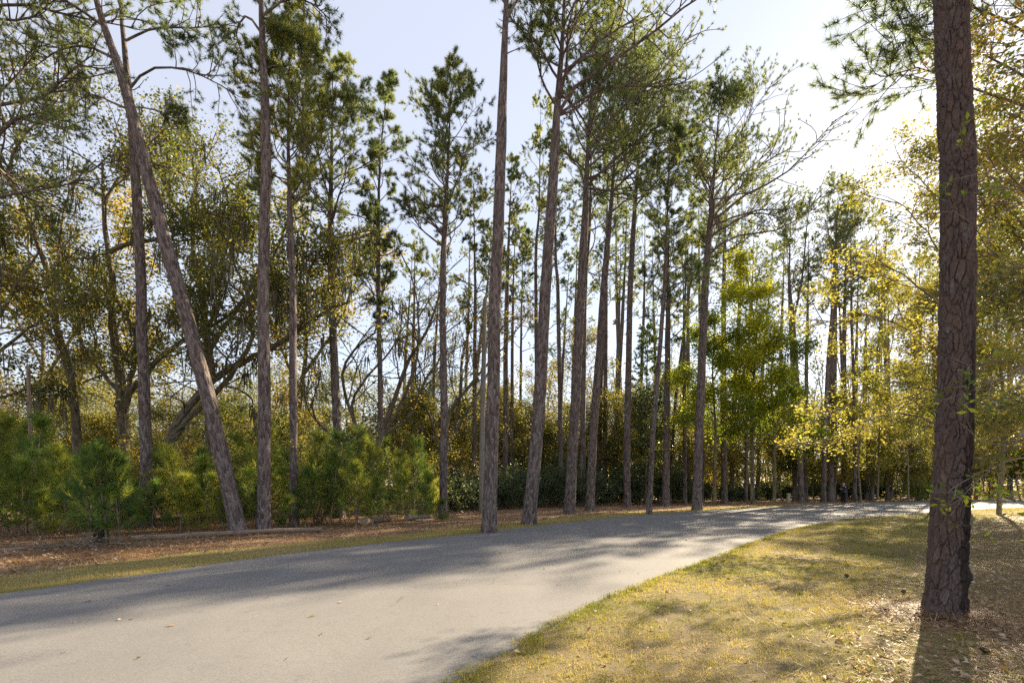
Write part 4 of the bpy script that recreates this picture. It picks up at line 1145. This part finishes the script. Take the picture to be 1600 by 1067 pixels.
broadleaf('broadleaf_tree', 'thin yellow-green tree behind the bushy olive one, seen between its branches', 'tree', RT,
          [(pxl(22, 22, [(1640, 815), (1630, 600), (1620, 400), (1600, 250)]), 0.18, 0.05),
           (pxl(22, 21, [(1632, 640), (1580, 560), (1540, 530)]), 0.06, 0.015),
           (pxl(22, 23, [(1628, 520), (1570, 440), (1530, 420)]), 0.06, 0.015),
           (pxl(22, 22, [(1622, 420), (1570, 340), (1535, 320)]), 0.06, 0.015),
           (pxl(22, 22, [(1634, 680), (1590, 650), (1545, 670)]), 0.05, 0.015),
           (pxl(22, 19, [(1618, 400), (1570, 330), (1510, 280), (1470, 300)]), 0.06, 0.015),
           (pxl(22, 20, [(1610, 330), (1560, 260), (1510, 220)]), 0.06, 0.015),
           (pxl(22, 24, [(1606, 300), (1640, 240), (1700, 220)]), 0.06, 0.015),
           (pxl(22, 20, [(1612, 350), (1670, 300), (1720, 330)]), 0.06, 0.015),
           (pxl(22, 21, [(1600, 250), (1580, 180), (1550, 130)]), 0.05, 0.015)],
          M['thin_bark'], M['olive_leaf'], rg, ((9, 0.15, 1.0, 30, 70, 0.4), (6, 0.2, 1.0, 30, 60, 0.5), (4, 0.3, 1.0, 25, 60, 0.5)), leaf=0.14, per=5, sig=0.3, tint=0.55, sprays=0.5, up=0.0, maxlen=1.6)
pine('pine beyond the right edge whose brownish boughs enter above, left of the big trunk', [(1650, 860), (1648, 600), (1645, 300), (1640, 0)], 12, 22, 120, 2.8, top=20, n_limb=20, seed=50, tint=0.35, bias=(-0.1, 0, 0), group=None, k2=16, needle=0.22,
     limbs=[([(1645, 190), (1540, 140), (1440, 90), (1372, 122)], 0.035, 0.5), ([(1643, 80), (1540, 30), (1450, 10), (1380, 20)], 0.035, -0.3), ([(1644, 150), (1550, 90), (1470, 55), (1400, 60)], 0.03, 0.2)])

# dark evergreen conifer in the middle
rg = np.random.default_rng(52)
line = trunk_line([(1009, 786), (1010, 650), (1012, 505)], 41, None, 20)
root = thing('evergreen_tree', (float(line[0, 0]), 41.0, 0.0), 'dark evergreen tree with tiered drooping boughs between two roadside pines', 'tree')
mw, mn = MB(), MB()
tubes(mw, line[None], np.linspace(0.12, 0.02, 20)[None], 8)
t = np.linspace(0.14, 0.98, 64); i = np.clip((t * 19).astype(int), 0, 18)
az = np.arange(64) * 2.4
D = np.stack([np.cos(az), np.sin(az), 0.15 + 0.5 * t], axis=1)
P1 = grow(line[i], D, 0.35 + 2.3 * (1 - t) ** 0.7 * (0.7 + 0.5 * rg.random(64)), 7, 0.07, -0.04, rg)
tubes(mw, P1, np.broadcast_to(np.linspace(0.03, 0.008, 7), (64, 7)), 4)
p2, d2, par, tt = spawn(P1, 9, 0.2, 1.0, 35, 70, rg, flat=0.8)
P2 = grow(p2, d2, np.full(len(p2), 0.5), 3, 0.1, -0.05, rg)
needles(mn, np.concatenate([P2[:, 1], P2[:, 2], P1[:, -1]]), np.concatenate([nrm(P2[:, 2] - P2[:, 0])] * 2 + [nrm(P1[:, -1] - P1[:, 0])]), 14, 0.22, 0.06, 0.6, rg, 0.1, 0.1)
mw.build('trunk', M['oak_bark'], root, smooth=True, loc=root.location)
mn.build('crown', M['needle'], root, loc=root.location)


# ------------------------------------------------------------------ young pines, shrubs, dead trunks
def sapling(x, y, h, rng, label, group, tint):
    root = thing('pine_sapling', (x, y, 0), label, 'young pine', group)
    mw, mn = MB(), MB()
    line = grow(np.array([[x, y, -0.05]]), np.array([[rng.normal() * 0.05, rng.normal() * 0.05, 1.0]]), [h], 12, 0.025, 0.02, rng)
    tubes(mw, line, np.linspace(0.012 + 0.007 * h, 0.006, 12)[None], 6)
    nw = int(h / 0.30)
    P0, D0, L0 = [], [], []
    for k in range(nw):
        t = 0.27 + 0.71 * k / max(nw - 1, 1)
        for a in range(rng.integers(4, 7)):
            an = a * 1.2 + rng.random() * 6
            el = math.radians(15 + 45 * t + rng.normal() * 10)
            P0.append(line[0][min(int(t * 11), 11)]); D0.append((math.cos(an) * math.cos(el), math.sin(an) * math.cos(el), math.sin(el)))
            L0.append((0.28 + 0.85 * (1 - t) ** 0.8) * (0.6 + 0.6 * rng.random()) * h / 3.0)
    P = grow(np.array(P0), np.array(D0), np.array(L0), 6, 0.08, 0.05, rng)
    tubes(mw, P, np.broadcast_to(np.linspace(0.010, 0.004, 6), (len(P), 6)), 3)
    T = nrm(np.gradient(P, axis=1))
    q = P[:, 2:].reshape(-1, 3); d = T[:, 2:].reshape(-1, 3)
    top = line[0][-3:]
    q = np.concatenate([q, top]); d = np.concatenate([d, np.tile([[0, 0, 1.0]], (3, 1))])
    tb = np.concatenate([np.repeat(rng.normal(size=len(P)) * 0.14, 4), np.zeros(3)])
    needles(mn, q, d, 22, 0.29, 0.0105, 0.42, rng, tint + tb, 0.12, droop=0.5)
    mw.build('trunk', M['thin_bark'], root, smooth=True, loc=(x, y, 0))
    mn.build('crown', M['sapling_needle'], root, loc=(x, y, 0))


rg = np.random.default_rng(61)
SGL = 'feathery green young pine in the crowded thicket behind the fallen logs'
SG = 'young pines crowded behind the fallen logs'
for k in range(64):
    px = -40 + 735 * (k + rg.random()) / 64
    yf = np.interp(px, [0, 380, 560, 690], [13.8, 17.2, 18.8, 22.0])
    row = k % 3
    Y = yf + (0.3, 2.0, 4.2)[row] + rg.random() * 1.3
    topy = np.interp(px, [0, 60, 140, 240, 380, 480, 560, 640, 700], [632, 642, 675, 686, 712, 682, 668, 682, 750]) + rg.normal() * 16
    h = float(np.clip(CAM_H + (HY - topy) / FPX * Y, 1.3, 4.2)) * (0.72, 0.9, 1.0)[row] * (0.55 + 0.6 * rg.random())
    sapling(float((px - CX) / FPX * Y), float(Y), h, rg, SGL, SG, 0.42 + 0.34 * rg.random() + (0.25 if rg.random() < 0.25 else 0))


for px, Yq, hq in ((140, 13.65, 2.5), (166, 13.55, 2.7), (186, 13.8, 2.4)):
    sapling((px - CX) / FPX * Yq, Yq, hq, rg, SGL, SG, 0.45)


def shrub(name, label, group, x, y, h, r, rng, mat, leaf=0.10, n=2600, tint=0.5, stems=9):
    root = thing(name, (x, y, 0), label, 'shrub', group)
    mw, ml = MB(), MB()
    a = rng.random(stems) * 6.28
    D = np.stack([np.cos(a) * 0.6, np.sin(a) * 0.6, 0.6 + 0.6 * rng.random(stems)], axis=1)
    P = grow(np.tile([[x, y, -0.05]], (stems, 1)) + rng.normal(size=(stems, 3)) * [0.12, 0.12, 0], D, h * (0.7 + 0.4 * rng.random(stems)), 7, 0.14, 0.06, rng)
    tubes(mw, P, np.broadcast_to(np.linspace(0.025, 0.008, 7), (stems, 7)), 5)
    p2, d2, par, tt = spawn(P, 8, 0.15, 1.0, 35, 80, rng)
    P2 = grow(p2, d2, r * (0.35 + 0.5 * rng.random(len(p2))), 5, 0.18, 0.03, rng)
    tubes(mw, P2, np.broadcast_to(np.linspace(0.010, 0.004, 5), (len(P2), 5)), 3)
    tips = np.concatenate([P2[:, 2:].reshape(-1, 3), P[:, 4:].reshape(-1, 3)])
    c = tips[rng.integers(0, len(tips), n)] + rng.normal(size=(n, 3)) * 0.14
    c = c[c[:, 2] > 0.05]
    cl = vnoise(c[:, 0], c[:, 2] + c[:, 1], 0.5, int(rng.integers(99)))
    leaves(ml, c, leaf, rng, tint + (cl - 0.5) * 0.5, 0.15, 0.45, 0.35, fold=0.3)
    mw.build('stem', M['oak_bark'], root, smooth=True, loc=(x, y, 0))
    ml.build('foliage', mat, root, loc=(x, y, 0))


rg = np.random.default_rng(71)
DG = 'dark evergreen shrubs along the edge of the woods'
for k in range(60):
    px = 690 + 760 * (k + rg.random()) / 60
    base = np.interp(px, [690, 760, 860, 960, 1100, 1250, 1440], [801, 795, 792, 788, 783.5, 780, 778]) - (k % 2) * 4
    Y = gy(base) + rg.random() * 1.5
    topy = np.interp(px, [690, 760, 830, 900, 980, 1060, 1150, 1300, 1440], [745, 735, 728, 735, 722, 735, 745, 735, 745]) + rg.normal() * 9
    h = np.clip(CAM_H + (HY - topy) / FPX * Y, 1.2, 4.0)
    if 1090 < px < 1215 and k % 2 == 0:
        h *= 0.5
    shrub('evergreen_shrub', 'dark glossy evergreen shrub in the unbroken row at the edge of the woods', DG, float((px - CX) / FPX * Y), float(Y), float(h), float(1.1 + 0.5 * rg.random()), rg, M['shrub_leaf'], 0.10 + 0.002 * Y, 2600, 0.45)
for k in range(16):
    px = -60 + 800 * (k + rg.random()) / 16
    Y = np.interp(px, [0, 700], [21, 29]) + rg.random() * 4
    shrub('leafy_shrub', 'olive and brown shrub behind the thicket of young pines', 'undergrowth shrubs behind the young pines', float((px - CX) / FPX * Y), float(Y), float(2.6 + 2.0 * rg.random()), 1.5, rg, M['brown_leaf' if k % 3 == 0 else 'oak_leaf'], 0.13, 2600, 0.62)
x, y = W(500, 0, 21)[:2]
shrub('yellow_shrub', 'bright yellow-leaved shrub between the slim bright pine and the forked open-crowned pine', None, float(x), float(y), 4.4, 1.5, rg, M['gold_leaf'], 0.11, 2000, 0.35)
x, y = W(300, 0, 20)[:2]
shrub('yellow_shrub', 'low orange-yellow shrub beside the foot of the sharply leaning pine', None, float(x), float(y), 2.7, 1.4, rg, M['gold_leaf'], 0.10, 1500, 0.35)
for q in range(7):
    px = 20 + 560 * (q + rg.random()) / 7
    Yq = 20.5 + 3 * rg.random() + max(0, px - 300) * 0.01
    shrub('golden_shrub', 'golden brushy shrub among others showing above the young pines', 'golden shrubs above the young pines', float((px - CX) / FPX * Yq), float(Yq), float(2.6 + 1.2 * rg.random()), 1.4, rg, M['gold_leaf' if q % 2 else 'olive_leaf'], 0.10, 1500, 0.4)
shrub('evergreen_shrub', 'rounded bright green shrub just left of the big foreground pine trunk', None, float(W(1436, 0, 50)[0]), 50.0, 2.4, 1.2, rg, M['lime_leaf'], 0.14, 2400, 0.3)

# white dead trunk, grey snag, stump
for name, label, pts, Y, r0, r1, mat in (('dead_tree', 'white barkless dead trunk with a broken top, beside the tall roadside pine', [(753, 780), (754, 640), (758, 470)], 29, 0.17, 0.11, 'dead_wood'),
                                        ('dead_tree', 'short weathered grey snag standing in the saplings near the left edge', [(54, 830), (50, 700), (44, 573)], 19, 0.085, 0.06, 'log_wood'),
                                        ('tree_stump', 'dark thick broken stump behind the left end of the fallen logs', [(158, 847), (158, 820), (160, 745)], 14.1, 0.19, 0.15, 'dark_bark')):
    rng = np.random.default_rng(int(pts[0][0]))
    line = trunk_line(pts, Y, None, 14, rng)
    mb = MB()
    tubes(mb, line[None], (np.linspace(r0, r1, 14) * (1 + 0.06 * rng.normal(size=14)))[None], 14)
    tp = line[-1]
    a = np.arange(14) / 14 * 6.28                                       # splintered top
    for q in range(14):
        b0 = tp + r1 * np.array([math.cos(a[q]), math.sin(a[q]), 0]); b1 = tp + r1 * np.array([math.cos(a[(q + 1) % 14]), math.sin(a[(q + 1) % 14]), 0])
        mid = tp + 0.55 * r1 * np.array([math.cos(a[q] + .2), math.sin(a[q] + .2), 0]) + np.array([0, 0, r1 * (0.4 + 2.6 * rng.random())])
        mb.add(np.array([b0, b1, mid, tp]), np.array([[0, 1, 2], [1, 3, 2], [3, 0, 2]]))
    ii = rng.integers(4, 12, 3)
    P = grow(line[ii], np.stack([rng.normal(size=3), rng.normal(size=3), np.full(3, 0.6)], axis=1), np.full(3, 0.35), 4, 0.1, 0, rng)
    tubes(mb, P, np.broadcast_to(np.linspace(0.03, 0.008, 4), (3, 4)), 5)
    tag(mb.build(name, M[mat], None, smooth=True, loc=(line[0, 0], line[0, 1], 0)), label, 'dead tree' if name == 'dead_tree' else 'stump')

# fallen logs
for label, pts, Y, r0, r1, mat in (('long pale fallen log at the foot of the sharply leaning pine', [(205, 850), (300, 842), (400, 835), (502, 829)], (14.6, 17.2), 0.09, 0.075, 'log_wood'),
                                   ('thin weathered log lying across the straw at the left edge', [(-30, 868), (40, 862), (90, 858), (128, 852)], (11.9, 13.8), 0.07, 0.05, 'log_wood'),
                                   ('short dark-ended log half under the young pines, left of the pale cut log', [(568, 820), (585, 815), (606, 810)], (20.5, 22.5), 0.17, 0.15, 'log_wood'),
                                   ('short pale cut log lying on the straw at the end of the young pines', [(634, 812), (650, 810), (672, 807)], (22.8, 24.0), 0.13, 0.10, 'dead_wood'),
                                   ('thin dead branch lying beside the pale cut log', [(650, 814), (670, 811), (686, 808)], (22.3, 23.6), 0.05, 0.03, 'log_wood')):
    rng = np.random.default_rng(len(label))
    g = []
    for q, (px, py) in enumerate(pts):
        yy = Y[0] + (Y[1] - Y[0]) * q / (len(pts) - 1)
        g.append([(px - CX) / FPX * yy, yy, r0 * 0.75])
    L = resample(np.array(g), 24)
    L[:, 2] += np.cumsum(rng.normal(size=24)) * 0.006
    L[:, 1] += np.cumsum(rng.normal(size=24)) * 0.01
    mb = MB()
    tubes(mb, L[None], (np.linspace(r0, r1, 24) * (1 + 0.05 * rng.normal(size=24)))[None], 14, cap=2)
    tag(mb.build('fallen_log', [M[mat], M['cut_wood']], None, smooth=True, loc=(L[0, 0], L[0, 1], 0)), label, 'log')

# brush of dead twigs
for label, px, py, n, s in (('tangled heap of dead twigs by the left log near the dark stump', 128, 856, 60, 0.6), ('reddish heap of dead branches and straw beside the tall roadside pine', 715, 806, 90, 1.1)):
    rng = np.random.default_rng(px)
    Y = gy(py); c = np.array([(px - CX) / FPX * Y, Y, 0.03])
    mb = MB()
    P = grow(c + rng.normal(size=(n, 3)) * [s, s * 0.4, 0.03] + [0, 0, 0.08], rng.normal(size=(n, 3)) * [1, 1, 0.35] + [0, 0, 0.15], 0.3 + 0.6 * rng.random(n), 5, 0.15, -0.03, rng)
    P[:, :, 2] = np.abs(P[:, :, 2])
    tubes(mb, P, np.broadcast_to(np.linspace(0.012, 0.004, 5), (n, 5)), 4)
    tag(mb.build('brush_heap', M['thin_bark'], None, smooth=True, loc=tuple(c)), label, 'twigs', kind=None)

# pine cones on the lawn
rng = np.random.default_rng(15)
for label, px, py in (('dark pine cone on the pale bare patch left of the big pine', 1386, 961), ('pine cone lying against the foot of the big pine', 1459, 974), ('lone pine cone in the grass a little left of the big pine', 1412, 930),
                      ('pine cone nearest the lower right corner of the lawn', 1540, 1025), ('cone lying in lit grass left of the big pine, farthest up the lawn', 1324, 904)):
    Y = gy(py); c = np.array([(px - CX) / FPX * Y, Y, 0.055])
    mb = MB()
    n = 90
    t = (np.arange(n) + 0.5) / n
    ax = nrm(np.array([rng.normal(), rng.normal(), 0.15]))
    u = nrm(np.cross(ax, [0, 0, 1.0])); w = np.cross(ax, u)
    a = np.arange(n) * 2.399
    rad = 0.027 * np.sin(np.pi * (0.12 + 0.85 * t)) ** 0.7
    dirs = np.cos(a)[:, None] * u + np.sin(a)[:, None] * w
    b = c + ax * ((t - 0.5) * 0.075)[:, None]
    tipv = b + dirs * rad[:, None] + ax * 0.012
    s = np.cross(dirs, ax) * 0.011
    mb.add(np.stack([b - s * .4, tipv - s, tipv + ax * .006 + dirs * .004, tipv + s, b + s * .4], axis=1).reshape(-1, 3), np.arange(n * 5).reshape(-1, 5))
    tag(mb.build('pine_cone', M['cone'], None, loc=tuple(c)), label, 'pine cone', 'pine cones on the lawn')

# ------------------------------------------------------------------ far woods
rg = np.random.default_rng(81)
mb = MB()
n = 620
Yw = 60 + 60 * rg.random(n)
pxs = -250 + 2100 * rg.random(n)
xw = (pxs - CX) / FPX * Yw
hw = np.interp(pxs, [-200, 300, 700, 1000, 1300, 1800], [20, 19, 17, 21, 25, 27]) * (0.45 + 0.6 * rg.random(n)) * (Yw / 80) ** 0.4
P = grow(np.stack([xw, Yw, np.full(n, -0.1)], axis=1), np.stack([rg.normal(size=n) * 0.05, rg.normal(size=n) * 0.05, np.ones(n)], axis=1), hw, 9, 0.03, 0.02, rg)
tubes(mb, P, (0.10 + 0.10 * rg.random(n))[:, None] * np.linspace(1, 0.3, 9)[None], 5)
p2, d2, par, tt = spawn(P, 14, 0.12, 1.0, 35, 75, rg)
P2 = grow(p2, d2, 0.8 + 2.2 * rg.random(len(p2)) * np.clip(1.3 - tt, 0.3, 1), 5, 0.15, 0.05, rg)
tubes(mb, P2, np.broadcast_to(np.linspace(0.05, 0.015, 5), (len(P2), 5)), 3)
tr_col = rg.random(n) * 0.6 + 0.2
c = np.repeat(P2[:, 2:].reshape(-1, 3), 8, axis=0)
tn = np.repeat(np.repeat(tr_col[par], 3), 8)
nw_ = len(mb.m)
leaves(mb, c + rg.normal(size=c.shape) * 0.6, 0.36, rg, tn, 0.12, 0.5, 0.3, mat=1)
c = np.stack([(-260 + 2120 * rg.random(190000) - CX) / FPX, 56 + 60 * rg.random(190000), 11 * rg.random(190000) ** 1.7], axis=1)   # low growth between the trunks
c[:, 0] *= c[:, 1]
k = rg.random(len(c)) < np.clip(vnoise(c[:, 0], c[:, 2] * 1.5 + c[:, 1], 5, 44) * 1.8 - 0.35, 0, 1)
c = c[k]
c = c[(c[:, 0] / c[:, 1] > -0.1) | (c[:, 2] < 7.5)]
leaves(mb, c, 0.36, rg, vnoise(c[:, 0], c[:, 1], 7, 45) * 0.8 + 0.1, 0.15, 0.5, 0.3, mat=2)
M['far_leaf'] = leaf_mat('far_leaf', [(0.0, (0.05, 0.065, 0.025)), (0.45, (0.10, 0.105, 0.03)), (0.75, (0.20, 0.15, 0.045)), (1.0, (0.26, 0.17, 0.06))], 0.45, 0.15, 0.6, (1.3, 1.2, 0.6))
tag(mb.build('far_woods', [M['pine_bark_far'], M['far_leaf'], M['olive_leaf']]), 'distant mass of thin trunks and olive foliage deep in the woods', 'woods', kind='stuff')

# ------------------------------------------------------------------ utility post, fence, people
def box(mb, a, b, bev=0.0):
    a, b = np.array(a, float), np.array(b, float)
    s = np.array([[0, 0], [1, 0], [1, 1], [0, 1]])
    rows = [(0, 0), (1, 0)] if not bev else [(0, bev), (bev / (b[2] - a[2]), 0), (1 - bev / (b[2] - a[2]), 0), (1, bev)]
    v = []
    for t, ins in rows:
        v += [[a[0] + ins + (b[0] - a[0] - 2 * ins) * x, a[1] + ins + (b[1] - a[1] - 2 * ins) * y, a[2] + (b[2] - a[2]) * t] for x, y in s]
    n = len(rows)
    f = [[3, 2, 1, 0], [4 * n - 4, 4 * n - 3, 4 * n - 2, 4 * n - 1]]
    for q in range(n - 1):
        f += [[4 * q + e, 4 * q + (e + 1) % 4, 4 * q + 4 + (e + 1) % 4, 4 * q + 4 + e] for e in range(4)]
    mb.add(np.array(v), np.array(f))


M['beige'] = plain_mat('beige_plastic', (0.42, 0.40, 0.28), 0.6, 0.1, 8)
M['fence'] = plain_mat('fence_wood', (0.34, 0.28, 0.21), 0.8, 0.25, 6)
xp = (1232 - CX) / FPX * 47
root = thing('utility_post', (xp, 47, 0), 'short beige utility post in the straw behind the road bend', 'utility post')
mb = MB(); box(mb, (xp - .13, 46.9, -.1), (xp + .13, 47.12, .66), 0.02); mb.build('post', M['beige'], root, loc=(xp, 47, 0))
mb = MB(); box(mb, (xp - .155, 46.87, .662), (xp + .155, 47.15, .80), 0.04); mb.build('cap', M['beige'], root, loc=(xp, 47, 0))
root = thing('rail_fence', (51.5, 62, 0), 'low weathered rail fence beyond the road at the far right', 'fence')
for q in range(5):
    x = 57.3 + q * 2.4
    mb = MB(); box(mb, (x - .09, 61.9, -.1), (x + .09, 62.1, 1.05), 0.02); mb.build('post', M['fence'], root, loc=(51.5, 62, 0))
for z in (0.35, 0.75):
    mb = MB(); box(mb, (57.0, 61.83, z), (67.2, 61.895, z + 0.14), 0.01); mb.build('rail', M['fence'], root, loc=(51.5, 62, 0))

M['skin'] = plain_mat('skin', (0.42, 0.27, 0.20), 0.55, 0.06, 30)
M['black_cloth'] = plain_mat('black_cloth', (0.012, 0.012, 0.016), 0.9, 0.3, 40)
M['navy_cloth'] = plain_mat('navy_cloth', (0.03, 0.045, 0.09), 0.85, 0.3, 40)
M['red_cloth'] = plain_mat('red_cloth', (0.30, 0.05, 0.06), 0.85, 0.2, 40)
M['blond_hair'] = plain_mat('blond_hair', (0.34, 0.22, 0.11), 0.6, 0.3, 60)
M['dark_hair'] = plain_mat('dark_hair', (0.06, 0.035, 0.025), 0.6, 0.3, 60)


def skin_mesh(name, joints, bones, mat, parent, sub=2, root_i=0):
    """one continuous surface grown round a skeleton: joints (x,y,z,r), bones (i,j)"""
    me = bpy.data.meshes.new(name)
    me.from_pydata([j[:3] for j in joints], bones, [])
    me.update()
    o = bpy.data.objects.new(name, me)
    COL.objects.link(o)
    o.parent = parent
    sk = o.modifiers.new('skin', 'SKIN')
    for q, j in enumerate(joints):
        d = me.skin_vertices[0].data[q]
        d.radius = (j[3], j[4] if len(j) > 4 else j[3])
        d.use_root = (q == root_i)
    sk.use_smooth_shade = True
    sb = o.modifiers.new('subdivision', 'SUBSURF'); sb.levels = sub; sb.render_levels = sub
    me.materials.append(mat)
    return o


def person(label, loc, rz, top, legs, hair, armpose, stride, h=1.68):
    root = thing('person', loc, label, 'person', None, rz)
    s = h / 1.75
    root.scale = (s, s, s)
    hips = [(-0.10, 0.0, 0.90), (0.10, 0.0, 0.90)]
    kn = [(-0.11, -0.04 + stride * 0.12, 0.49), (0.11, -0.04 - stride * 0.12, 0.49)]
    an = [(-0.11, 0.03 + stride * 0.24, 0.09), (0.11, 0.03 - stride * 0.10, 0.09)]
    J = [(0, 0, 0.95, .13, .10), (0, 0.01, 1.15, .125, .09), (0, 0.01, 1.35, .15, .095), (0, 0.0, 1.47, .06), (0, -0.015, 1.54, .052), (0, -0.03, 1.64, .078, .095), (0, -0.03, 1.72, .065, .08)]
    Bn = [(0, 1), (1, 2), (2, 3), (3, 4), (4, 5), (5, 6)]
    for q in range(2):
        b = len(J)
        J += [(*hips[q], .085), (*kn[q], .055), (*an[q], .038), (an[q][0], an[q][1] - .13, 0.035, .034)]
        Bn += [(0, b), (b, b + 1), (b + 1, b + 2), (b + 2, b + 3)]
    arms = []
    for q, sx in enumerate((-1, 1)):
        sh, el, wr = (sx * 0.19, 0.0, 1.41), *armpose[q]
        b = len(J)
        J += [(*sh, .055), (*el, .042), (*wr, .030)]
        Bn += [(2, b), (b, b + 1), (b + 1, b + 2)]
        d = Vector(wr) - Vector(el); d.normalize()
        side = d.cross(Vector((0, 1, 0.3))).normalized()
        pm = Vector(wr) + d * 0.06
        J.append((*pm, .030, .018)); Bn.append((b + 2, b + 3))
        for f, ln in enumerate((.060, .072, .066, .05)):
            st = pm + side * (f - 1.5) * 0.018 + d * 0.03
            J += [(*st, .009), (*(st + d * ln * .6 + Vector((0, -.008, -.004))), .008), (*(st + d * ln + Vector((0, -.022, -.012))), .007)]
            n0 = len(J) - 3
            Bn += [(b + 3, n0), (n0, n0 + 1), (n0 + 1, n0 + 2)]
        th = pm - side * 0.035 - d * 0.02
        J += [(*th, .011), (*(th - side * 0.02 + d * 0.04), .009)]
        Bn += [(b + 3, len(J) - 2), (len(J) - 2, len(J) - 1)]
        arms.append((sh, el, wr))
    skin_mesh('body', J, Bn, M['skin'], root)
    T = [(0, 0, 0.90, .155, .12), (0, 0.0, 1.05, .15, .115), (0, 0.01, 1.2, .145, .11), (0, 0.01, 1.36, .175, .115), (0, 0, 1.46, .085)]
    TB = [(0, 1), (1, 2), (2, 3), (3, 4)]
    for sh, el, wr in arms:
        b = len(T)
        w2 = tuple(Vector(el).lerp(Vector(wr), 0.9))
        T += [(*sh, .07), (*el, .056), (*w2, .044)]
        TB += [(3, b), (b, b + 1), (b + 1, b + 2)]
    skin_mesh('jacket', T, TB, top, root)
    L = [(0, 0, 0.96, .145, .118)]
    LB = []
    for q in range(2):
        b = len(L)
        L += [(*hips[q], .105), (*kn[q], .078), (an[q][0], an[q][1], 0.10, .068)]
        LB += [(0, b), (b, b + 1), (b + 1, b + 2)]
    skin_mesh('trousers', L, LB, legs, root)
    for q in range(2):
        skin_mesh('shoe', [(an[q][0], an[q][1] + .05, .05, .05), (an[q][0], an[q][1] - .06, .045, .05, .045), (an[q][0], an[q][1] - .17, .035, .042, .035)], [(0, 1), (1, 2)], M['black_cloth'], root)
    skin_mesh('hair', [(0, 0.0, 1.735, .075, .085), (0, 0.045, 1.68, .085, .07), (0, 0.065, 1.58, .075, .05), (0, 0.07, 1.47, .06, .035)], [(0, 1), (1, 2), (2, 3)], hair, root)
    mb = MB()                                                              # nose, eyes and mouth
    for cxx, cz, rx, rz_, dep in ((0, 1.635, .014, .022, -.135), (-.03, 1.665, .013, .006, -.118), (.03, 1.665, .013, .006, -.118), (0, 1.59, .022, .006, -.118)):
        a = np.linspace(0, 2 * np.pi, 9)[:-1]
        v = np.vstack([np.stack([cxx + rx * np.cos(a), np.full(8, dep + .02), cz + rz_ * np.sin(a)], axis=1), [[cxx, dep, cz]]])
        mb.add(v, np.array([[q, (q + 1) % 8, 8] for q in range(8)]))
    f = mb.build('face', M['skin'], root)
    return root


X1 = (1318 - CX) / FPX * 41.0
person('person in dark jacket and black trousers standing on the road edge, hands at chest', (X1, 41.0, 0.03), math.radians(-70), M['navy_cloth'], M['black_cloth'], M['blond_hair'],
       [((-0.23, -0.06, 1.14), (-0.05, -0.26, 1.22)), ((0.23, -0.06, 1.14), (0.06, -0.27, 1.24))], 0.0, 1.72)
X2 = (1548 - CX) / FPX * 59.0
person('person in a red top and black trousers beyond the road, seen under the right-hand twigs', (X2, 59.0, 0.0), math.radians(-30), M['red_cloth'], M['black_cloth'], M['dark_hair'],
       [((-0.27, 0.06, 1.14), (-0.30, -0.08, 0.93)), ((0.27, -0.02, 1.14), (0.27, -0.16, 0.95))], 0.9, 1.66)
